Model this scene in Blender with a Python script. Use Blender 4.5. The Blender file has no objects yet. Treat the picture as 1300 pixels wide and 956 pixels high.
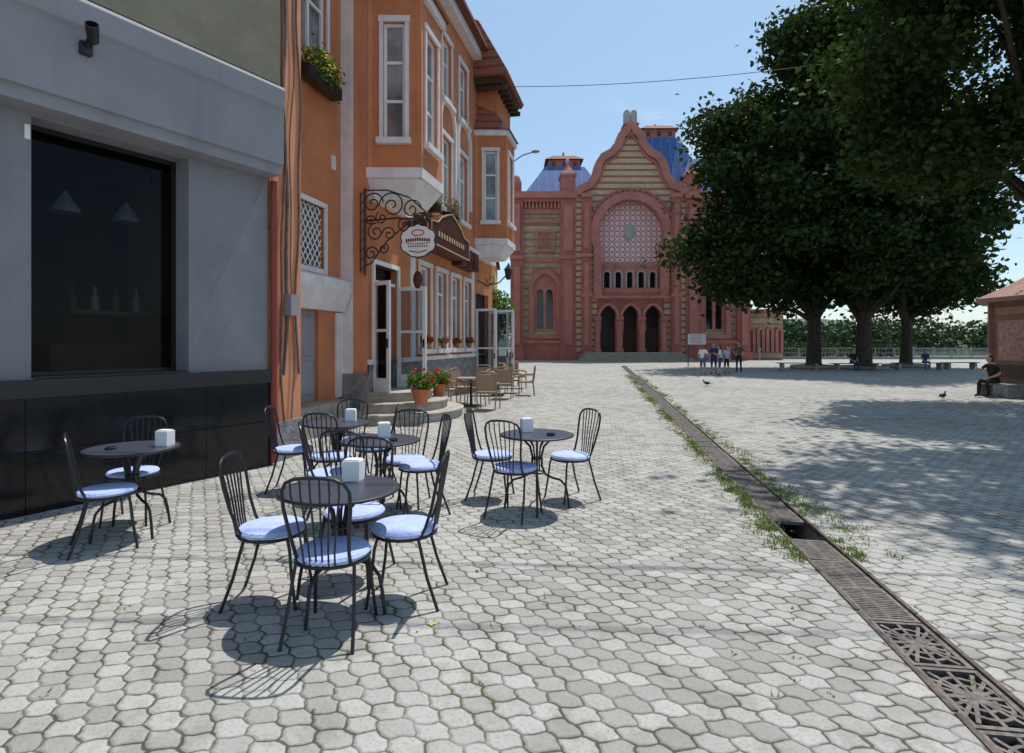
import bpy, bmesh, math, random
import numpy as np
from mathutils import Vector, Matrix, Quaternion
random.seed(7); rng=np.random.default_rng(11)
V=Vector
scene=bpy.context.scene
scene.view_settings.view_transform='Standard'; scene.view_settings.look='None'; scene.view_settings.exposure=0

# ---------------------------------------------------------------- materials
def nd(nt,t,ins=None,**props):
    n=nt.nodes.new(t)
    for k,v in props.items(): setattr(n,k,v)
    if ins:
        for k,v in ins.items():
            s=n.inputs[k]
            if isinstance(v,bpy.types.NodeSocket): nt.links.new(v,s)
            else: s.default_value=v
    return n
def mth(nt,op,a,b=None,c=None,clamp=False):
    ins={0:a}
    if b is not None: ins[1]=b
    if c is not None: ins[2]=c
    n=nd(nt,'ShaderNodeMath',ins,operation=op); n.use_clamp=clamp
    return n.outputs[0]
def vm(nt,op,a,b=None,c=None,out=0):
    ins={0:a}
    if b is not None: ins[1]=b
    if c is not None: ins[2]=c
    return nd(nt,'ShaderNodeVectorMath',ins,operation=op).outputs[out]
def mixc(nt,f,a,b,bt='MIX'):
    n=nt.nodes.new('ShaderNodeMix'); n.data_type='RGBA'; n.blend_type=bt
    for s,v in ((n.inputs[0],f),(n.inputs[6],a),(n.inputs[7],b)):
        if isinstance(v,bpy.types.NodeSocket): nt.links.new(v,s)
        else: s.default_value=v
    return n.outputs[2]
def ramp(nt,f,stops):
    n=nt.nodes.new('ShaderNodeMapRange'); n.interpolation_type='SMOOTHSTEP'
    nt.links.new(f,n.inputs[0]); n.inputs[1].default_value=stops[0]; n.inputs[2].default_value=stops[1]
    return n.outputs[0]
def c4(c): return (c[0],c[1],c[2],1)
def newmat(name):
    m=bpy.data.materials.new(name); m.use_nodes=True; nt=m.node_tree
    return m,nt,nt.nodes['Principled BSDF']
def mat(name,col,rough=.75,var=.18,scale=3.,bump=.15,bscale=40.,metal=0.,dirt=0.,spec=.4):
    m,nt,b=newmat(name)
    tc=nd(nt,'ShaderNodeNewGeometry').outputs['Position']
    n1=nd(nt,'ShaderNodeTexNoise',{'Vector':tc,'Scale':scale,'Detail':3.,'Roughness':.65}).outputs[0]
    f=ramp(nt,n1,(.3,.7))
    dk=tuple(x*(1-var) for x in col); lt=tuple(min(1,x*(1+var*.7)) for x in col)
    c=mixc(nt,f,c4(dk),c4(lt))
    if dirt>0:
        st=vm(nt,'MULTIPLY',tc,(2.2,2.2,.25))
        n3=nd(nt,'ShaderNodeTexNoise',{'Vector':st,'Scale':1.6,'Detail':4.}).outputs[0]
        c=mixc(nt,mth(nt,'MULTIPLY',ramp(nt,n3,(.5,.75)),dirt),c,c4(tuple(x*.45 for x in col)))
    nt.links.new(c,b.inputs['Base Color'])
    b.inputs['Roughness'].default_value=rough; b.inputs['Metallic'].default_value=metal
    b.inputs['Specular IOR Level'].default_value=spec
    if bump>0:
        n2=nd(nt,'ShaderNodeTexNoise',{'Vector':tc,'Scale':bscale,'Detail':1.}).outputs[0]
        bp=nd(nt,'ShaderNodeBump',{'Height':n2,'Strength':bump,'Distance':.02})
        nt.links.new(bp.outputs[0],b.inputs['Normal'])
    return m
def leafmat(name,c1,c2,trans=.22):
    m,nt,b=newmat(name)
    g=nd(nt,'ShaderNodeNewGeometry')
    c=mixc(nt,g.outputs['Random Per Island'],c4(c1),c4(c2))
    d=nd(nt,'ShaderNodeBsdfDiffuse',{0:c})
    gl=nd(nt,'ShaderNodeBsdfGlossy',{0:(.5,.55,.5,1),1:.45})
    t=nd(nt,'ShaderNodeBsdfTranslucent'); nt.links.new(mixc(nt,.5,c,c4((c2[0]*1.5,c2[1]*1.3,c2[2]*.8))),t.inputs[0])
    m1=nd(nt,'ShaderNodeMixShader',{0:.035,1:d.outputs[0],2:gl.outputs[0]})
    mx=nd(nt,'ShaderNodeMixShader',{0:trans,1:m1.outputs[0],2:t.outputs[0]})
    nt.nodes.remove(b)
    nt.links.new(mx.outputs[0],nt.nodes['Material Output'].inputs[0])
    return m
def stripemat(name,ca,cb,period,frac,axis=2,brick=.84,grime=.18,rough=.85):
    m,nt,b=newmat(name)
    pos=nd(nt,'ShaderNodeNewGeometry').outputs['Position']
    sp=nd(nt,'ShaderNodeSeparateXYZ',{0:pos})
    w=mth(nt,'FRACT',mth(nt,'DIVIDE',sp.outputs[axis],period))
    f=mth(nt,'LESS_THAN',w,frac)
    br=nd(nt,'ShaderNodeTexBrick',{'Vector':nd(nt,'ShaderNodeCombineXYZ',{0:sp.outputs[0],1:sp.outputs[2]}).outputs[0],'Scale':1.,'Brick Width':.5,'Row Height':period/3,'Mortar Size':.018,'Color1':(1,1,1,1),'Color2':(brick,brick,brick,1),'Mortar':(.75,.7,.65,1)}).outputs[0]
    n1=nd(nt,'ShaderNodeTexNoise',{'Vector':pos,'Scale':.8,'Detail':4.}).outputs[0]
    c=mixc(nt,f,c4(ca),c4(cb))
    c=mixc(nt,1.,c,br,'MULTIPLY')
    c=mixc(nt,mth(nt,'MULTIPLY',ramp(nt,n1,(.4,.75)),grime),c,c4(tuple(x*.5 for x in ca)))
    nt.links.new(c,b.inputs['Base Color']); b.inputs['Roughness'].default_value=rough
    return m

M={}
M['black']=mat('black_iron',(.012,.012,.014),.38,.2,8,0,metal=.0,spec=.5)
M['table']=mat('table_top',(.05,.058,.085),.34,.4,220,.0,300,spec=.5)
M['cush']=mat('blue_cushion',(.43,.52,.86),.8,.10,9,.35,60)
M['white']=mat('white_paint',(.8,.8,.79),.5,.06,4,.03,60)
M['napkin']=mat('white_napkin',(.8,.81,.83),.55,.05,20,.05,60)
M['trim']=mat('pale_trim',(.72,.69,.69),.75,.1,3,.1,50,dirt=.18)
M['orange']=mat('orange_plaster',(.54,.20,.09),.85,.13,1.2,.25,70,dirt=.32)
M['orange_pale']=mat('orange_pilaster',(.60,.25,.135),.85,.1,1.2,.25,70,dirt=.28)
M['grey']=mat('grey_plaster',(.255,.253,.27),.9,.09,1.5,.5,160,dirt=.15)
M['fascia']=mat('grey_fascia',(.28,.277,.295),.85,.08,1.5,.1,60,dirt=.2)
M['olive']=mat('olive_roughcast',(.27,.245,.175),.95,.12,2,.9,90,dirt=.15)
M['granite']=mat('black_granite',(.010,.010,.012),.13,.5,90,.0,spec=.4)
M['granitecap']=mat('granite_cap',(.016,.016,.018),.3,.4,60,.0,spec=.5)
M['darkframe']=mat('dark_frame',(.015,.014,.016),.35,.1,5,0)
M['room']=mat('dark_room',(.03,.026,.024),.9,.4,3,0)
M['wood']=mat('dark_wood',(.06,.03,.018),.55,.3,6,.1)
M['redpipe']=mat('red_pipe',(.28,.045,.03),.5,.15,5,.05)
M['cable']=mat('cable_grey',(.18,.13,.11),.7,.3,5,0)
M['brownsign']=mat('brown_sign',(.075,.022,.016),.4,.15,5,0)
M['gold']=mat('gold_letters',(.62,.48,.25),.4,.1,5,0)
M['stone']=mat('base_stone',(.25,.24,.24),.9,.35,5,.6,25)
M['stepstone']=mat('step_stone',(.36,.33,.28),.85,.25,4,.3,40)
M['conc']=mat('concrete',(.30,.285,.26),.92,.3,6,.5,40)
M['rust']=mat('rusty_iron',(.115,.085,.07),.75,.5,18,.5,90)
M['castiron']=mat('cast_iron',(.16,.135,.12),.6,.45,25,.4,120)
M['dirt']=mat('dirt',(.045,.036,.026),.95,.5,12,.8,60)
M['terracotta']=mat('terracotta',(.52,.16,.07),.75,.15,6,.1)
M['redflower']=mat('red_petals',(.75,.03,.03),.6,.2,20,0)
M['yelflower']=mat('yellow_petals',(.75,.55,.08),.6,.2,20,0)
M['pinkflower']=mat('pink_petals',(.7,.15,.35),.6,.2,20,0)
M['rattan']=mat('rattan',(.34,.24,.16),.7,.3,60,.4,150)
M['sred']=mat('red_masonry',(.42,.155,.125),.85,.18,.7,.5,8,dirt=.25)
M['sred2']=mat('red_trim',(.48,.19,.155),.8,.14,.9,.3,12,dirt=.2)
M['syel']=stripemat('striped_brick',(.64,.51,.33),(.40,.155,.12),.62,.36)
M['syel2']=stripemat('ochre_brick',(.58,.47,.30),(.42,.24,.16),.7,.28,brick=.66)
M['darkglass']=mat('dark_glass',(.015,.018,.022),.08,.3,2,0,spec=.6)
M['winglass']=mat('window_glass',(.20,.225,.25),.07,.6,1.1,0,spec=.8)  # pale bluish, uneven base: curtains and light reflections painted into the pane colour
M['blueroof']=stripemat('blue_roof',(.055,.13,.36),(.13,.22,.45),.9,.10,0,.8,.2,.8)
M['tile']=stripemat('roof_tiles',(.33,.12,.07),(.2,.06,.04),.3,.25)
M['greystone']=mat('grey_tablets',(.4,.4,.4),.8,.15,3,.1)
M['bark']=mat('bark',(.06,.048,.037),.95,.4,6,1.,18)
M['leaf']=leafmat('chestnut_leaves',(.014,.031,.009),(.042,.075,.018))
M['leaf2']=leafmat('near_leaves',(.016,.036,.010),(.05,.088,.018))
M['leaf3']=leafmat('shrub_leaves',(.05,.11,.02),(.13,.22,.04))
M['leaffar']=leafmat('far_leaves',(.03,.055,.025),(.055,.085,.035),.1)
M['grassm']=leafmat('grass_blades',(.07,.13,.02),(.2,.27,.06))
M['kioskb']=mat('brown_panels',(.20,.095,.055),.6,.2,3,.1)
M['kioskr']=mat('brown_roof',(.28,.14,.10),.55,.15,3,.1)
M['poster']=mat('faded_poster',(.36,.20,.15),.7,.35,7,0)
M['skin']=mat('skin',(.5,.3,.21),.55,.08,9,0)
M['hair']=mat('hair',(.03,.018,.012),.6,.3,40,.3,150)
M['hairl']=mat('fair_hair',(.18,.11,.05),.6,.3,40,.3,150)
M['shirtw']=mat('white_shirt',(.75,.75,.76),.85,.07,9,.2)
M['shirtr']=mat('pale_shirt',(.55,.5,.62),.85,.07,9,.2)
M['navy']=mat('navy_cloth',(.03,.05,.13),.85,.2,9,.2)
M['jeans']=mat('blue_jeans',(.08,.13,.27),.85,.2,9,.2)
M['blackc']=mat('black_cloth',(.015,.015,.018),.85,.2,9,.2)
M['olivec']=mat('olive_cloth',(.1,.11,.06),.85,.2,9,.2)
M['pigeon']=mat('pigeon_grey',(.12,.13,.16),.7,.3,20,0)
M['water']=mat('water',(.06,.09,.09),.08,.2,.3,.3,2,spec=.6)
M['meadow']=mat('meadow',(.08,.12,.04),.95,.35,.2,0)
M['hill']=mat('hazy_hill',(.11,.16,.13),.95,.2,.02,0)
M['yellowwall']=mat('yellow_wall',(.55,.40,.16),.85,.1,1,0)
M['wire']=mat('wire',(.03,.03,.03),.6,.1,5,0)
M['lampglass']=mat('lantern_glass',(.5,.5,.45),.2,.1,5,0)
m,nt,b=newmat('pink_lattice'); M['lattice']=m
pos=nd(nt,'ShaderNodeNewGeometry').outputs['Position']; sp=nd(nt,'ShaderNodeSeparateXYZ',{0:pos})
k=2*math.pi/1.05
a1=mth(nt,'COSINE',mth(nt,'MULTIPLY',sp.outputs[0],k)); a2=mth(nt,'COSINE',mth(nt,'MULTIPLY',sp.outputs[2],k))
s_=mth(nt,'ADD',a1,a2)
a=ramp(nt,mth(nt,'ABSOLUTE',s_),(.3,.55)); bb=ramp(nt,mth(nt,'ABSOLUTE',s_),(1.15,1.4))
c=mixc(nt,a,(.74,.6,.6,1),(.50,.19,.18,1)); c=mixc(nt,bb,c,(.78,.62,.62,1))
nt.links.new(c,b.inputs['Base Color']); b.inputs['Roughness'].default_value=.8
m,nt,b=newmat('shop_glass'); M['shopglass']=m
tr=nd(nt,'ShaderNodeBsdfTransparent',{0:(.72,.74,.76,1)}); gl=nd(nt,'ShaderNodeBsdfGlossy',{0:(1,1,1,1),1:.02})
fr_=nd(nt,'ShaderNodeFresnel',{0:1.33})
mx=nd(nt,'ShaderNodeMixShader',{0:fr_.outputs[0],1:tr.outputs[0],2:gl.outputs[0]})
nt.links.new(mx.outputs[0],nt.nodes['Material Output'].inputs[0])
m,nt,b=newmat('tinted_glass'); M['tintglass']=m
tr=nd(nt,'ShaderNodeBsdfTransparent',{0:(.55,.56,.57,1)}); gl=nd(nt,'ShaderNodeBsdfGlossy',{0:(.6,.62,.66,1),1:.015})
fr_=nd(nt,'ShaderNodeFresnel',{0:1.25})
mx=nd(nt,'ShaderNodeMixShader',{0:fr_.outputs[0],1:tr.outputs[0],2:gl.outputs[0]})
nt.links.new(mx.outputs[0],nt.nodes['Material Output'].inputs[0])
# pavers
m,nt,b=newmat('hex_pavers'); M['paver']=m
pos=nd(nt,'ShaderNodeNewGeometry').outputs['Position']
def n2d(scale,det,out=0,ro=.5):
    return nd(nt,'ShaderNodeTexNoise',{'Vector':pos,'Scale':scale,'Detail':det,'Roughness':ro},noise_dimensions='2D').outputs[out]
rot=nd(nt,'ShaderNodeVectorRotate',{'Vector':pos,'Angle':math.radians(8.5)},rotation_type='Z_AXIS').outputs[0]
q0=vm(nt,'MULTIPLY',rot,(6.4,8.3,0))
nz=n2d(6.5,2.,1)
nz=vm(nt,'MULTIPLY',vm(nt,'SUBTRACT',nz,(.5,.5,.5)),(.34,.30,0))
sp=nd(nt,'ShaderNodeSeparateXYZ',{0:q0})
wx=mth(nt,'MULTIPLY',mth(nt,'SINE',mth(nt,'MULTIPLY',sp.outputs[1],2*math.pi/1.732*2)),.055)
wy=mth(nt,'MULTIPLY',mth(nt,'SINE',mth(nt,'MULTIPLY',sp.outputs[0],2*math.pi)),.05)
wv=nd(nt,'ShaderNodeCombineXYZ',{0:wx,1:wy}).outputs[0]
q=vm(nt,'ADD',vm(nt,'ADD',q0,wv),nz)
H=(.5,.8660254,.5)
ga=vm(nt,'WRAP',q,H,(-.5,-.8660254,-.5))
gb=vm(nt,'WRAP',vm(nt,'ADD',q,(.5,.8660254,0)),H,(-.5,-.8660254,-.5))
ga=vm(nt,'MULTIPLY',ga,(1,1,0)); gb=vm(nt,'MULTIPLY',gb,(1,1,0))
la=vm(nt,'LENGTH',ga,out=1); lb=vm(nt,'LENGTH',gb,out=1)
sel=mth(nt,'LESS_THAN',lb,la)
n=nt.nodes.new('ShaderNodeMix'); n.data_type='VECTOR'
nt.links.new(sel,n.inputs[0]); nt.links.new(ga,n.inputs[4]); nt.links.new(gb,n.inputs[5]); g=n.outputs[1]
cid=vm(nt,'SUBTRACT',vm(nt,'MULTIPLY',q,(1,1,0)),g)
cid=vm(nt,'FLOOR',vm(nt,'ADD',vm(nt,'MULTIPLY',cid,(2,1.1547005,0)),(.5,.5,.5)))
wn=nd(nt,'ShaderNodeTexWhiteNoise',{0:cid}).outputs[0]
ag=vm(nt,'ABSOLUTE',g); sg=nd(nt,'ShaderNodeSeparateXYZ',{0:ag})
dd=mth(nt,'MAXIMUM',sg.outputs[0],mth(nt,'ADD',mth(nt,'MULTIPLY',sg.outputs[0],.5),mth(nt,'MULTIPLY',sg.outputs[1],.8660254)))
big=n2d(.45,4.); mid=n2d(3.1,4.,0,.7); fine=n2d(60.,3.,0,.7)
dj=mth(nt,'ADD',dd,mth(nt,'MULTIPLY',mth(nt,'SUBTRACT',mid,.5),.08))
joint=ramp(nt,dj,(.442,.478)); dome=ramp(nt,dj,(.36,.49))
c=mixc(nt,wn,(.275,.265,.245,1),(.425,.415,.39,1))
c=mixc(nt,mth(nt,'MULTIPLY',ramp(nt,big,(.35,.65)),.5),c,(.45,.44,.42,1))
c=mixc(nt,mth(nt,'MULTIPLY',ramp(nt,mid,(.46,.70)),.55),c,(.235,.22,.195,1))
c=mixc(nt,mth(nt,'MULTIPLY',ramp(nt,fine,(.5,.68)),.4),c,(.17,.16,.14,1))
jc=mixc(nt,ramp(nt,big,(.5,.6)),(.075,.065,.05,1),(.075,.088,.032,1))
jw=mth(nt,'MULTIPLY',joint,mth(nt,'ADD',.5,mth(nt,'MULTIPLY',ramp(nt,mid,(.3,.6)),.5)))
c=mixc(nt,jw,c,jc)
nt.links.new(c,b.inputs['Base Color']); b.inputs['Roughness'].default_value=.8; b.inputs['Specular IOR Level'].default_value=.3
hh=mth(nt,'ADD',mth(nt,'MULTIPLY',dome,-1.),mth(nt,'ADD',mth(nt,'MULTIPLY',fine,.3),mth(nt,'MULTIPLY',wn,.4)))
bp=nd(nt,'ShaderNodeBump',{'Height':hh,'Strength':.65,'Distance':.012}); nt.links.new(bp.outputs[0],b.inputs['Normal'])

# ---------------------------------------------------------------- mesh builder
def empty(name,loc=(0,0,0),rz=0):
    e=bpy.data.objects.new(name,None); e.location=loc; e.rotation_euler=(0,0,rz)
    e.empty_display_size=.3; scene.collection.objects.link(e); return e
class MB:
    def __init__(s): s.v=[];s.f=[];s.m=[];s.keys=[]
    def k(s,key):
        if key not in s.keys: s.keys.append(key)
        return s.keys.index(key)
    def add(s,vs,fs,key):
        o=len(s.v); mi=s.k(key)
        s.v.extend([tuple(v) for v in vs]); s.f.extend([tuple(i+o for i in f) for f in fs]); s.m.extend([mi]*len(fs))
    def box(s,c,sz,key,R=None):
        hx,hy,hz=sz[0]/2,sz[1]/2,sz[2]/2
        vs=[V((x,y,z)) for x in(-hx,hx) for y in(-hy,hy) for z in(-hz,hz)]
        if R is not None: vs=[R@v for v in vs]
        vs=[v+V(c) for v in vs]
        s.add(vs,[(0,1,3,2),(4,6,7,5),(0,4,5,1),(2,3,7,6),(0,2,6,4),(1,5,7,3)],key)
    def tube(s,pts,r,key,n=8,closed=False):
        pts=[V(p) for p in pts]; N=len(pts)
        rs=r if isinstance(r,(list,tuple)) else [r]*N
        T=[]
        for i in range(N):
            a=pts[i-1] if (i>0 or closed) else pts[i]; b=pts[(i+1)%N] if (i<N-1 or closed) else pts[i]
            t=(b-a); t=t.normalized() if t.length>1e-9 else V((0,0,1)); T.append(t)
        u=T[0].orthogonal().normalized(); vs=[]
        for i in range(N):
            if i>0:
                u=T[i-1].rotation_difference(T[i])@u
            u=(u-T[i]*u.dot(T[i])).normalized(); w=T[i].cross(u)
            for j in range(n):
                a=2*math.pi*j/n; vs.append(pts[i]+(u*math.cos(a)+w*math.sin(a))*rs[i])
        fs=[]
        L=N if closed else N-1
        for i in range(L):
            i2=(i+1)%N
            for j in range(n):
                fs.append((i*n+j,i*n+(j+1)%n,i2*n+(j+1)%n,i2*n+j))
        if not closed:
            fs.append(tuple(range(n))[::-1]); fs.append(tuple((N-1)*n+j for j in range(n)))
        s.add(vs,fs,key)
    def lathe(s,prof,c,key,n=24,R=None,sc=(1,1),a0=0,a1=2*math.pi):
        vs=[];fs=[];full=abs(a1-a0-2*math.pi)<1e-6; nn=n if full else n+1
        for (r,z) in prof:
            for j in range(nn):
                a=a0+(a1-a0)*j/n; p=V((r*math.cos(a)*sc[0],r*math.sin(a)*sc[1],z))
                if R is not None: p=R@p
                vs.append(p+V(c))
        for i in range(len(prof)-1):
            for j in range(n):
                j2=(j+1)%nn
                fs.append((i*nn+j,i*nn+j2,(i+1)*nn+j2,(i+1)*nn+j))
        if prof[0][0]>1e-4: fs.append(tuple(range(nn))[::-1])
        if prof[-1][0]>1e-4: fs.append(tuple((len(prof)-1)*nn+j for j in range(nn)))
        s.add(vs,fs,key)
    def ell(s,c,r,key,n=14,m=9,R=None):
        pr=[(max(1e-5,math.sin(math.pi*i/m)),-math.cos(math.pi*i/m)) for i in range(m+1)]
        vs=[];fs=[]
        for (a,z) in pr:
            for j in range(n):
                t=2*math.pi*j/n; p=V((a*math.cos(t)*r[0],a*math.sin(t)*r[1],z*r[2]))
                if R is not None:p=R@p
                vs.append(p+V(c))
        for i in range(m):
            for j in range(n): fs.append((i*n+j,i*n+(j+1)%n,(i+1)*n+(j+1)%n,(i+1)*n+j))
        s.add(vs,fs,key)
    def prism(s,fr,poly,n0,n1,key):
        P=lambda a,b,n:fr[0]+fr[1]*a+fr[2]*b+fr[3]*n
        N=len(poly); vs=[P(a,b,n1) for a,b in poly]+[P(a,b,n0) for a,b in poly]
        fs=[tuple(range(N)),tuple(range(N,2*N))[::-1]]+[(i,i+N,(i+1)%N+N,(i+1)%N) for i in range(N)]
        s.add(vs,fs,key)
    def rect(s,fr,s0,s1,t0,t1,n0,n1,key): s.prism(fr,[(s0,t0),(s1,t0),(s1,t1),(s0,t1)],n0,n1,key)
    def ribbon(s,fr,pts,w,n0,n1,key,closed=False):
        N=len(pts); inn=[];out=[]
        for i in range(N):
            a=pts[i-1] if i>0 or closed else pts[i]; b=pts[(i+1)%N] if i<N-1 or closed else pts[i]
            dx,dy=b[0]-a[0],b[1]-a[1]; l=math.hypot(dx,dy) or 1
            nx,ny=-dy/l,dx/l
            inn.append((pts[i][0]-nx*w/2,pts[i][1]-ny*w/2)); out.append((pts[i][0]+nx*w/2,pts[i][1]+ny*w/2))
        P=lambda p,n:fr[0]+fr[1]*p[0]+fr[2]*p[1]+fr[3]*n
        vs=[]
        for i in range(N): vs+= [P(inn[i],n0),P(inn[i],n1),P(out[i],n1),P(out[i],n0)]
        fs=[]
        for i in range(N if closed else N-1):
            a=i*4;b=((i+1)%N)*4
            for k in range(4): fs.append((a+k,a+(k+1)%4,b+(k+1)%4,b+k))
        if not closed: fs+= [(0,1,2,3),((N-1)*4+3,(N-1)*4+2,(N-1)*4+1,(N-1)*4)]
        s.add(vs,fs,key)
    def wall(s,fr,s0,s1,t0,t1,holes,depth,key,jkey=None,n=0.):
        jkey=jkey or key
        P=lambda a,b,nn:fr[0]+fr[1]*a+fr[2]*b+fr[3]*nn
        S=sorted(set([s0,s1]+[x for h in holes for x in h[:2]])); T=sorted(set([t0,t1]+[x for h in holes for x in h[2:4]]))
        for i in range(len(S)-1):
            for j in range(len(T)-1):
                cs,ct=(S[i]+S[i+1])/2,(T[j]+T[j+1])/2
                if any(h[0]<cs<h[1] and h[2]<ct<h[3] for h in holes): continue
                s.add([P(S[i],T[j],n),P(S[i+1],T[j],n),P(S[i+1],T[j+1],n),P(S[i],T[j+1],n)],[(0,1,2,3)],key)
        for h in holes:
            a,b,c,d=h[:4]
            q=[(a,c),(b,c),(b,d),(a,d)]
            for i in range(4):
                p,r=q[i],q[(i+1)%4]
                s.add([P(*p,n),P(*r,n),P(*r,n-depth),P(*p,n-depth)],[(0,1,2,3)],jkey)
    def spandrel(s,fr,s0,s1,t0,t1,curve,n0,n1,key):
        mid=max(range(len(curve)),key=lambda i:curve[i][1]); cm=curve[mid]
        L=[(s0,t0)]+curve[:mid+1]+[(cm[0],t1),(s0,t1)]
        Rr=[(s1,t0),(s1,t1),(cm[0],t1)]+curve[mid:]
        s.prism(fr,L,n0,n1,key); s.prism(fr,Rr[::-1],n0,n1,key)
    def obj(s,name,parent=None,smooth=False,bevel=0,loc=None,rz=0):
        me=bpy.data.meshes.new(name); me.from_pydata(s.v,[],s.f)
        for k in s.keys: me.materials.append(M[k])
        me.polygons.foreach_set('material_index',s.m)
        me.update()
        bm=bmesh.new(); bm.from_mesh(me)
        bmesh.ops.recalc_face_normals(bm,faces=bm.faces); bm.to_mesh(me); bm.free()
        if smooth:
            me.polygons.foreach_set('use_smooth',[True]*len(me.polygons))
            try: me.set_sharp_from_angle(angle=math.radians(40))
            except Exception: pass
        o=bpy.data.objects.new(name,me); scene.collection.objects.link(o)
        if parent: o.parent=parent
        if loc is not None: o.location=loc
        o.rotation_euler=(0,0,rz)
        if bevel:
            b=o.modifiers.new('b','BEVEL'); b.width=bevel; b.segments=2; b.limit_method='ANGLE'
        return o
def inst(name,mesh,loc,rz=0,parent=None):
    o=bpy.data.objects.new(name,mesh); o.location=loc; o.rotation_euler=(0,0,rz); scene.collection.objects.link(o)
    if parent:o.parent=parent
    return o
def leaves_obj(name,cent,size,key,parent=None,up=.3,elong=.7):
    N=len(cent)
    t=rng.normal(size=(N,3)); t/=np.linalg.norm(t,axis=1)[:,None]
    nn=rng.normal(size=(N,3)); nn[:,2]=np.abs(nn[:,2])+up
    b=np.cross(nn,t); b/=np.linalg.norm(b,axis=1)[:,None]+1e-9
    t=np.cross(b,nn); t/=np.linalg.norm(t,axis=1)[:,None]+1e-9
    sz=size*(.6+.8*rng.random(N))[:,None]
    drop=np.zeros((N,3)); drop[:,2]=-.12
    vs=np.stack([cent-t*sz*.5,cent+b*sz*.5*elong+t*sz*.1,cent+(t+drop)*sz*.5,cent-b*sz*.5*elong+t*sz*.1],axis=1).reshape(-1,3)
    me=bpy.data.meshes.new(name); me.vertices.add(4*N); me.vertices.foreach_set('co',vs.ravel().astype(np.float32))
    me.loops.add(4*N); me.loops.foreach_set('vertex_index',np.arange(4*N,dtype=np.int32))
    me.polygons.add(N); me.polygons.foreach_set('loop_start',np.arange(0,4*N,4,dtype=np.int32))
    me.update(calc_edges=True); me.validate(); me.materials.append(M[key])
    o=bpy.data.objects.new(name,me); scene.collection.objects.link(o)
    if parent:o.parent=parent
    return o
def blob(c,r,n,inner=.55,tail=0.):
    d=rng.normal(size=(n,3)); d/=np.linalg.norm(d,axis=1)[:,None]
    rr=inner+(1.05-inner)*rng.random(n)**.6
    if tail: rr=rr+rng.exponential(tail,n)*(rng.random(n)<.5)
    return np.array(c)+d*rr[:,None]*np.array(r)
def tree(name,base,trunk_h,envs,nclump,nleaf,lsize,key,rtrunk=.35,cr=(1.2,2.2)):
    e=empty(name,base)
    mb=MB(); cl=[]
    for (c,r,w) in envs:
        k=int(nclump*w)
        for i in range(k):
            d=rng.normal(size=3); d/=np.linalg.norm(d); f=.35+.62*rng.random()**.6
            cl.append((np.array(c)+d*f*np.array(r),cr[0]+(cr[1]-cr[0])*rng.random()))
    top=np.mean([np.array(c) for c,_,_ in envs],axis=0)
    tp=[(0,0,-.05),(.03,.02,.4),(.05,0,trunk_h*.6),(0.1,.05,trunk_h),(top[0]*.4,top[1]*.4,(trunk_h+top[2])/2),(top[0]*.8,top[1]*.8,top[2]*1.15)]
    mb.tube(tp,[rtrunk*1.5,rtrunk*1.05,rtrunk*.9,rtrunk*.85,rtrunk*.5,.05],'bark',12)
    for i in range(0,len(cl),max(1,len(cl)//26)):
        c=cl[i][0]; z0=trunk_h*(.75+.4*random.random()); st=V((.05,.02,z0)); en=V(c)
        mid=st.lerp(en,.5)+V((random.uniform(-.5,.5),random.uniform(-.5,.5),-.4))
        q1=st.lerp(mid,.5)+V((0,0,.2)); q2=mid.lerp(en,.5)+V((0,0,.2))
        mb.tube([st,q1,mid,q2,en],[rtrunk*.42,rtrunk*.33,rtrunk*.24,rtrunk*.15,.03],'bark',7)
    mb.obj('trunk_and_limbs',e,smooth=True)
    tot=sum(r*r for _,r in cl); pts=[]
    for c,r in cl:
        pts.append(blob(c,(r*rng.uniform(.8,1.25),r*rng.uniform(.8,1.25),r*rng.uniform(.5,.75)),max(10,int(nleaf*r*r/tot)),.2,.22))
    leaves_obj('crown',np.concatenate(pts),lsize,key,e)
    return e

# ---------------------------------------------------------------- world/sun/camera
sunv=V((.25,.40,1.0)).normalized()
el=math.asin(sunv.z); az=math.atan2(sunv.x,sunv.y)
w=bpy.data.worlds.new('World'); scene.world=w; w.use_nodes=True; nt=w.node_tree
bg=nt.nodes['Background']
sky=nt.nodes.new('ShaderNodeTexSky'); sky.sky_type='NISHITA'; sky.sun_disc=False; sky.sun_elevation=el; sky.sun_rotation=az
sky.air_density=1.0; sky.dust_density=.7; sky.ozone_density=1.0
tc=nd(nt,'ShaderNodeTexCoord').outputs['Generated']
st=vm(nt,'MULTIPLY',tc,(1.6,1.6,6.))
cn=nd(nt,'ShaderNodeTexNoise',{'Vector':st,'Scale':1.7,'Detail':5.,'Roughness':.55,'Distortion':.5}).outputs[0]
base=mixc(nt,.30,sky.outputs[0],(3.6,5.9,7.6,1))
cf=mth(nt,'MULTIPLY',ramp(nt,cn,(.50,.74)),.55)
cc=mixc(nt,cf,base,(6.8,7.1,7.3,1))
nt.links.new(cc,bg.inputs[0]); bg.inputs[1].default_value=.14
sl=bpy.data.lights.new('sun','SUN'); sl.energy=4.5; sl.angle=math.radians(.53); sl.color=(1,.96,.90)
so=bpy.data.objects.new('sun',sl); so.rotation_euler=sunv.to_track_quat('Z','Y').to_euler(); so.location=(20,30,60); scene.collection.objects.link(so)
cam=bpy.data.cameras.new('camera'); cam.lens=20.5; cam.sensor_width=36; cam.shift_y=-42/1300; cam.clip_end=6000; cam.clip_start=.05
co=bpy.data.objects.new('camera',cam); co.location=(0,0,1.65); co.rotation_euler=(math.radians(90),0,0); scene.collection.objects.link(co)
scene.camera=co

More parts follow.
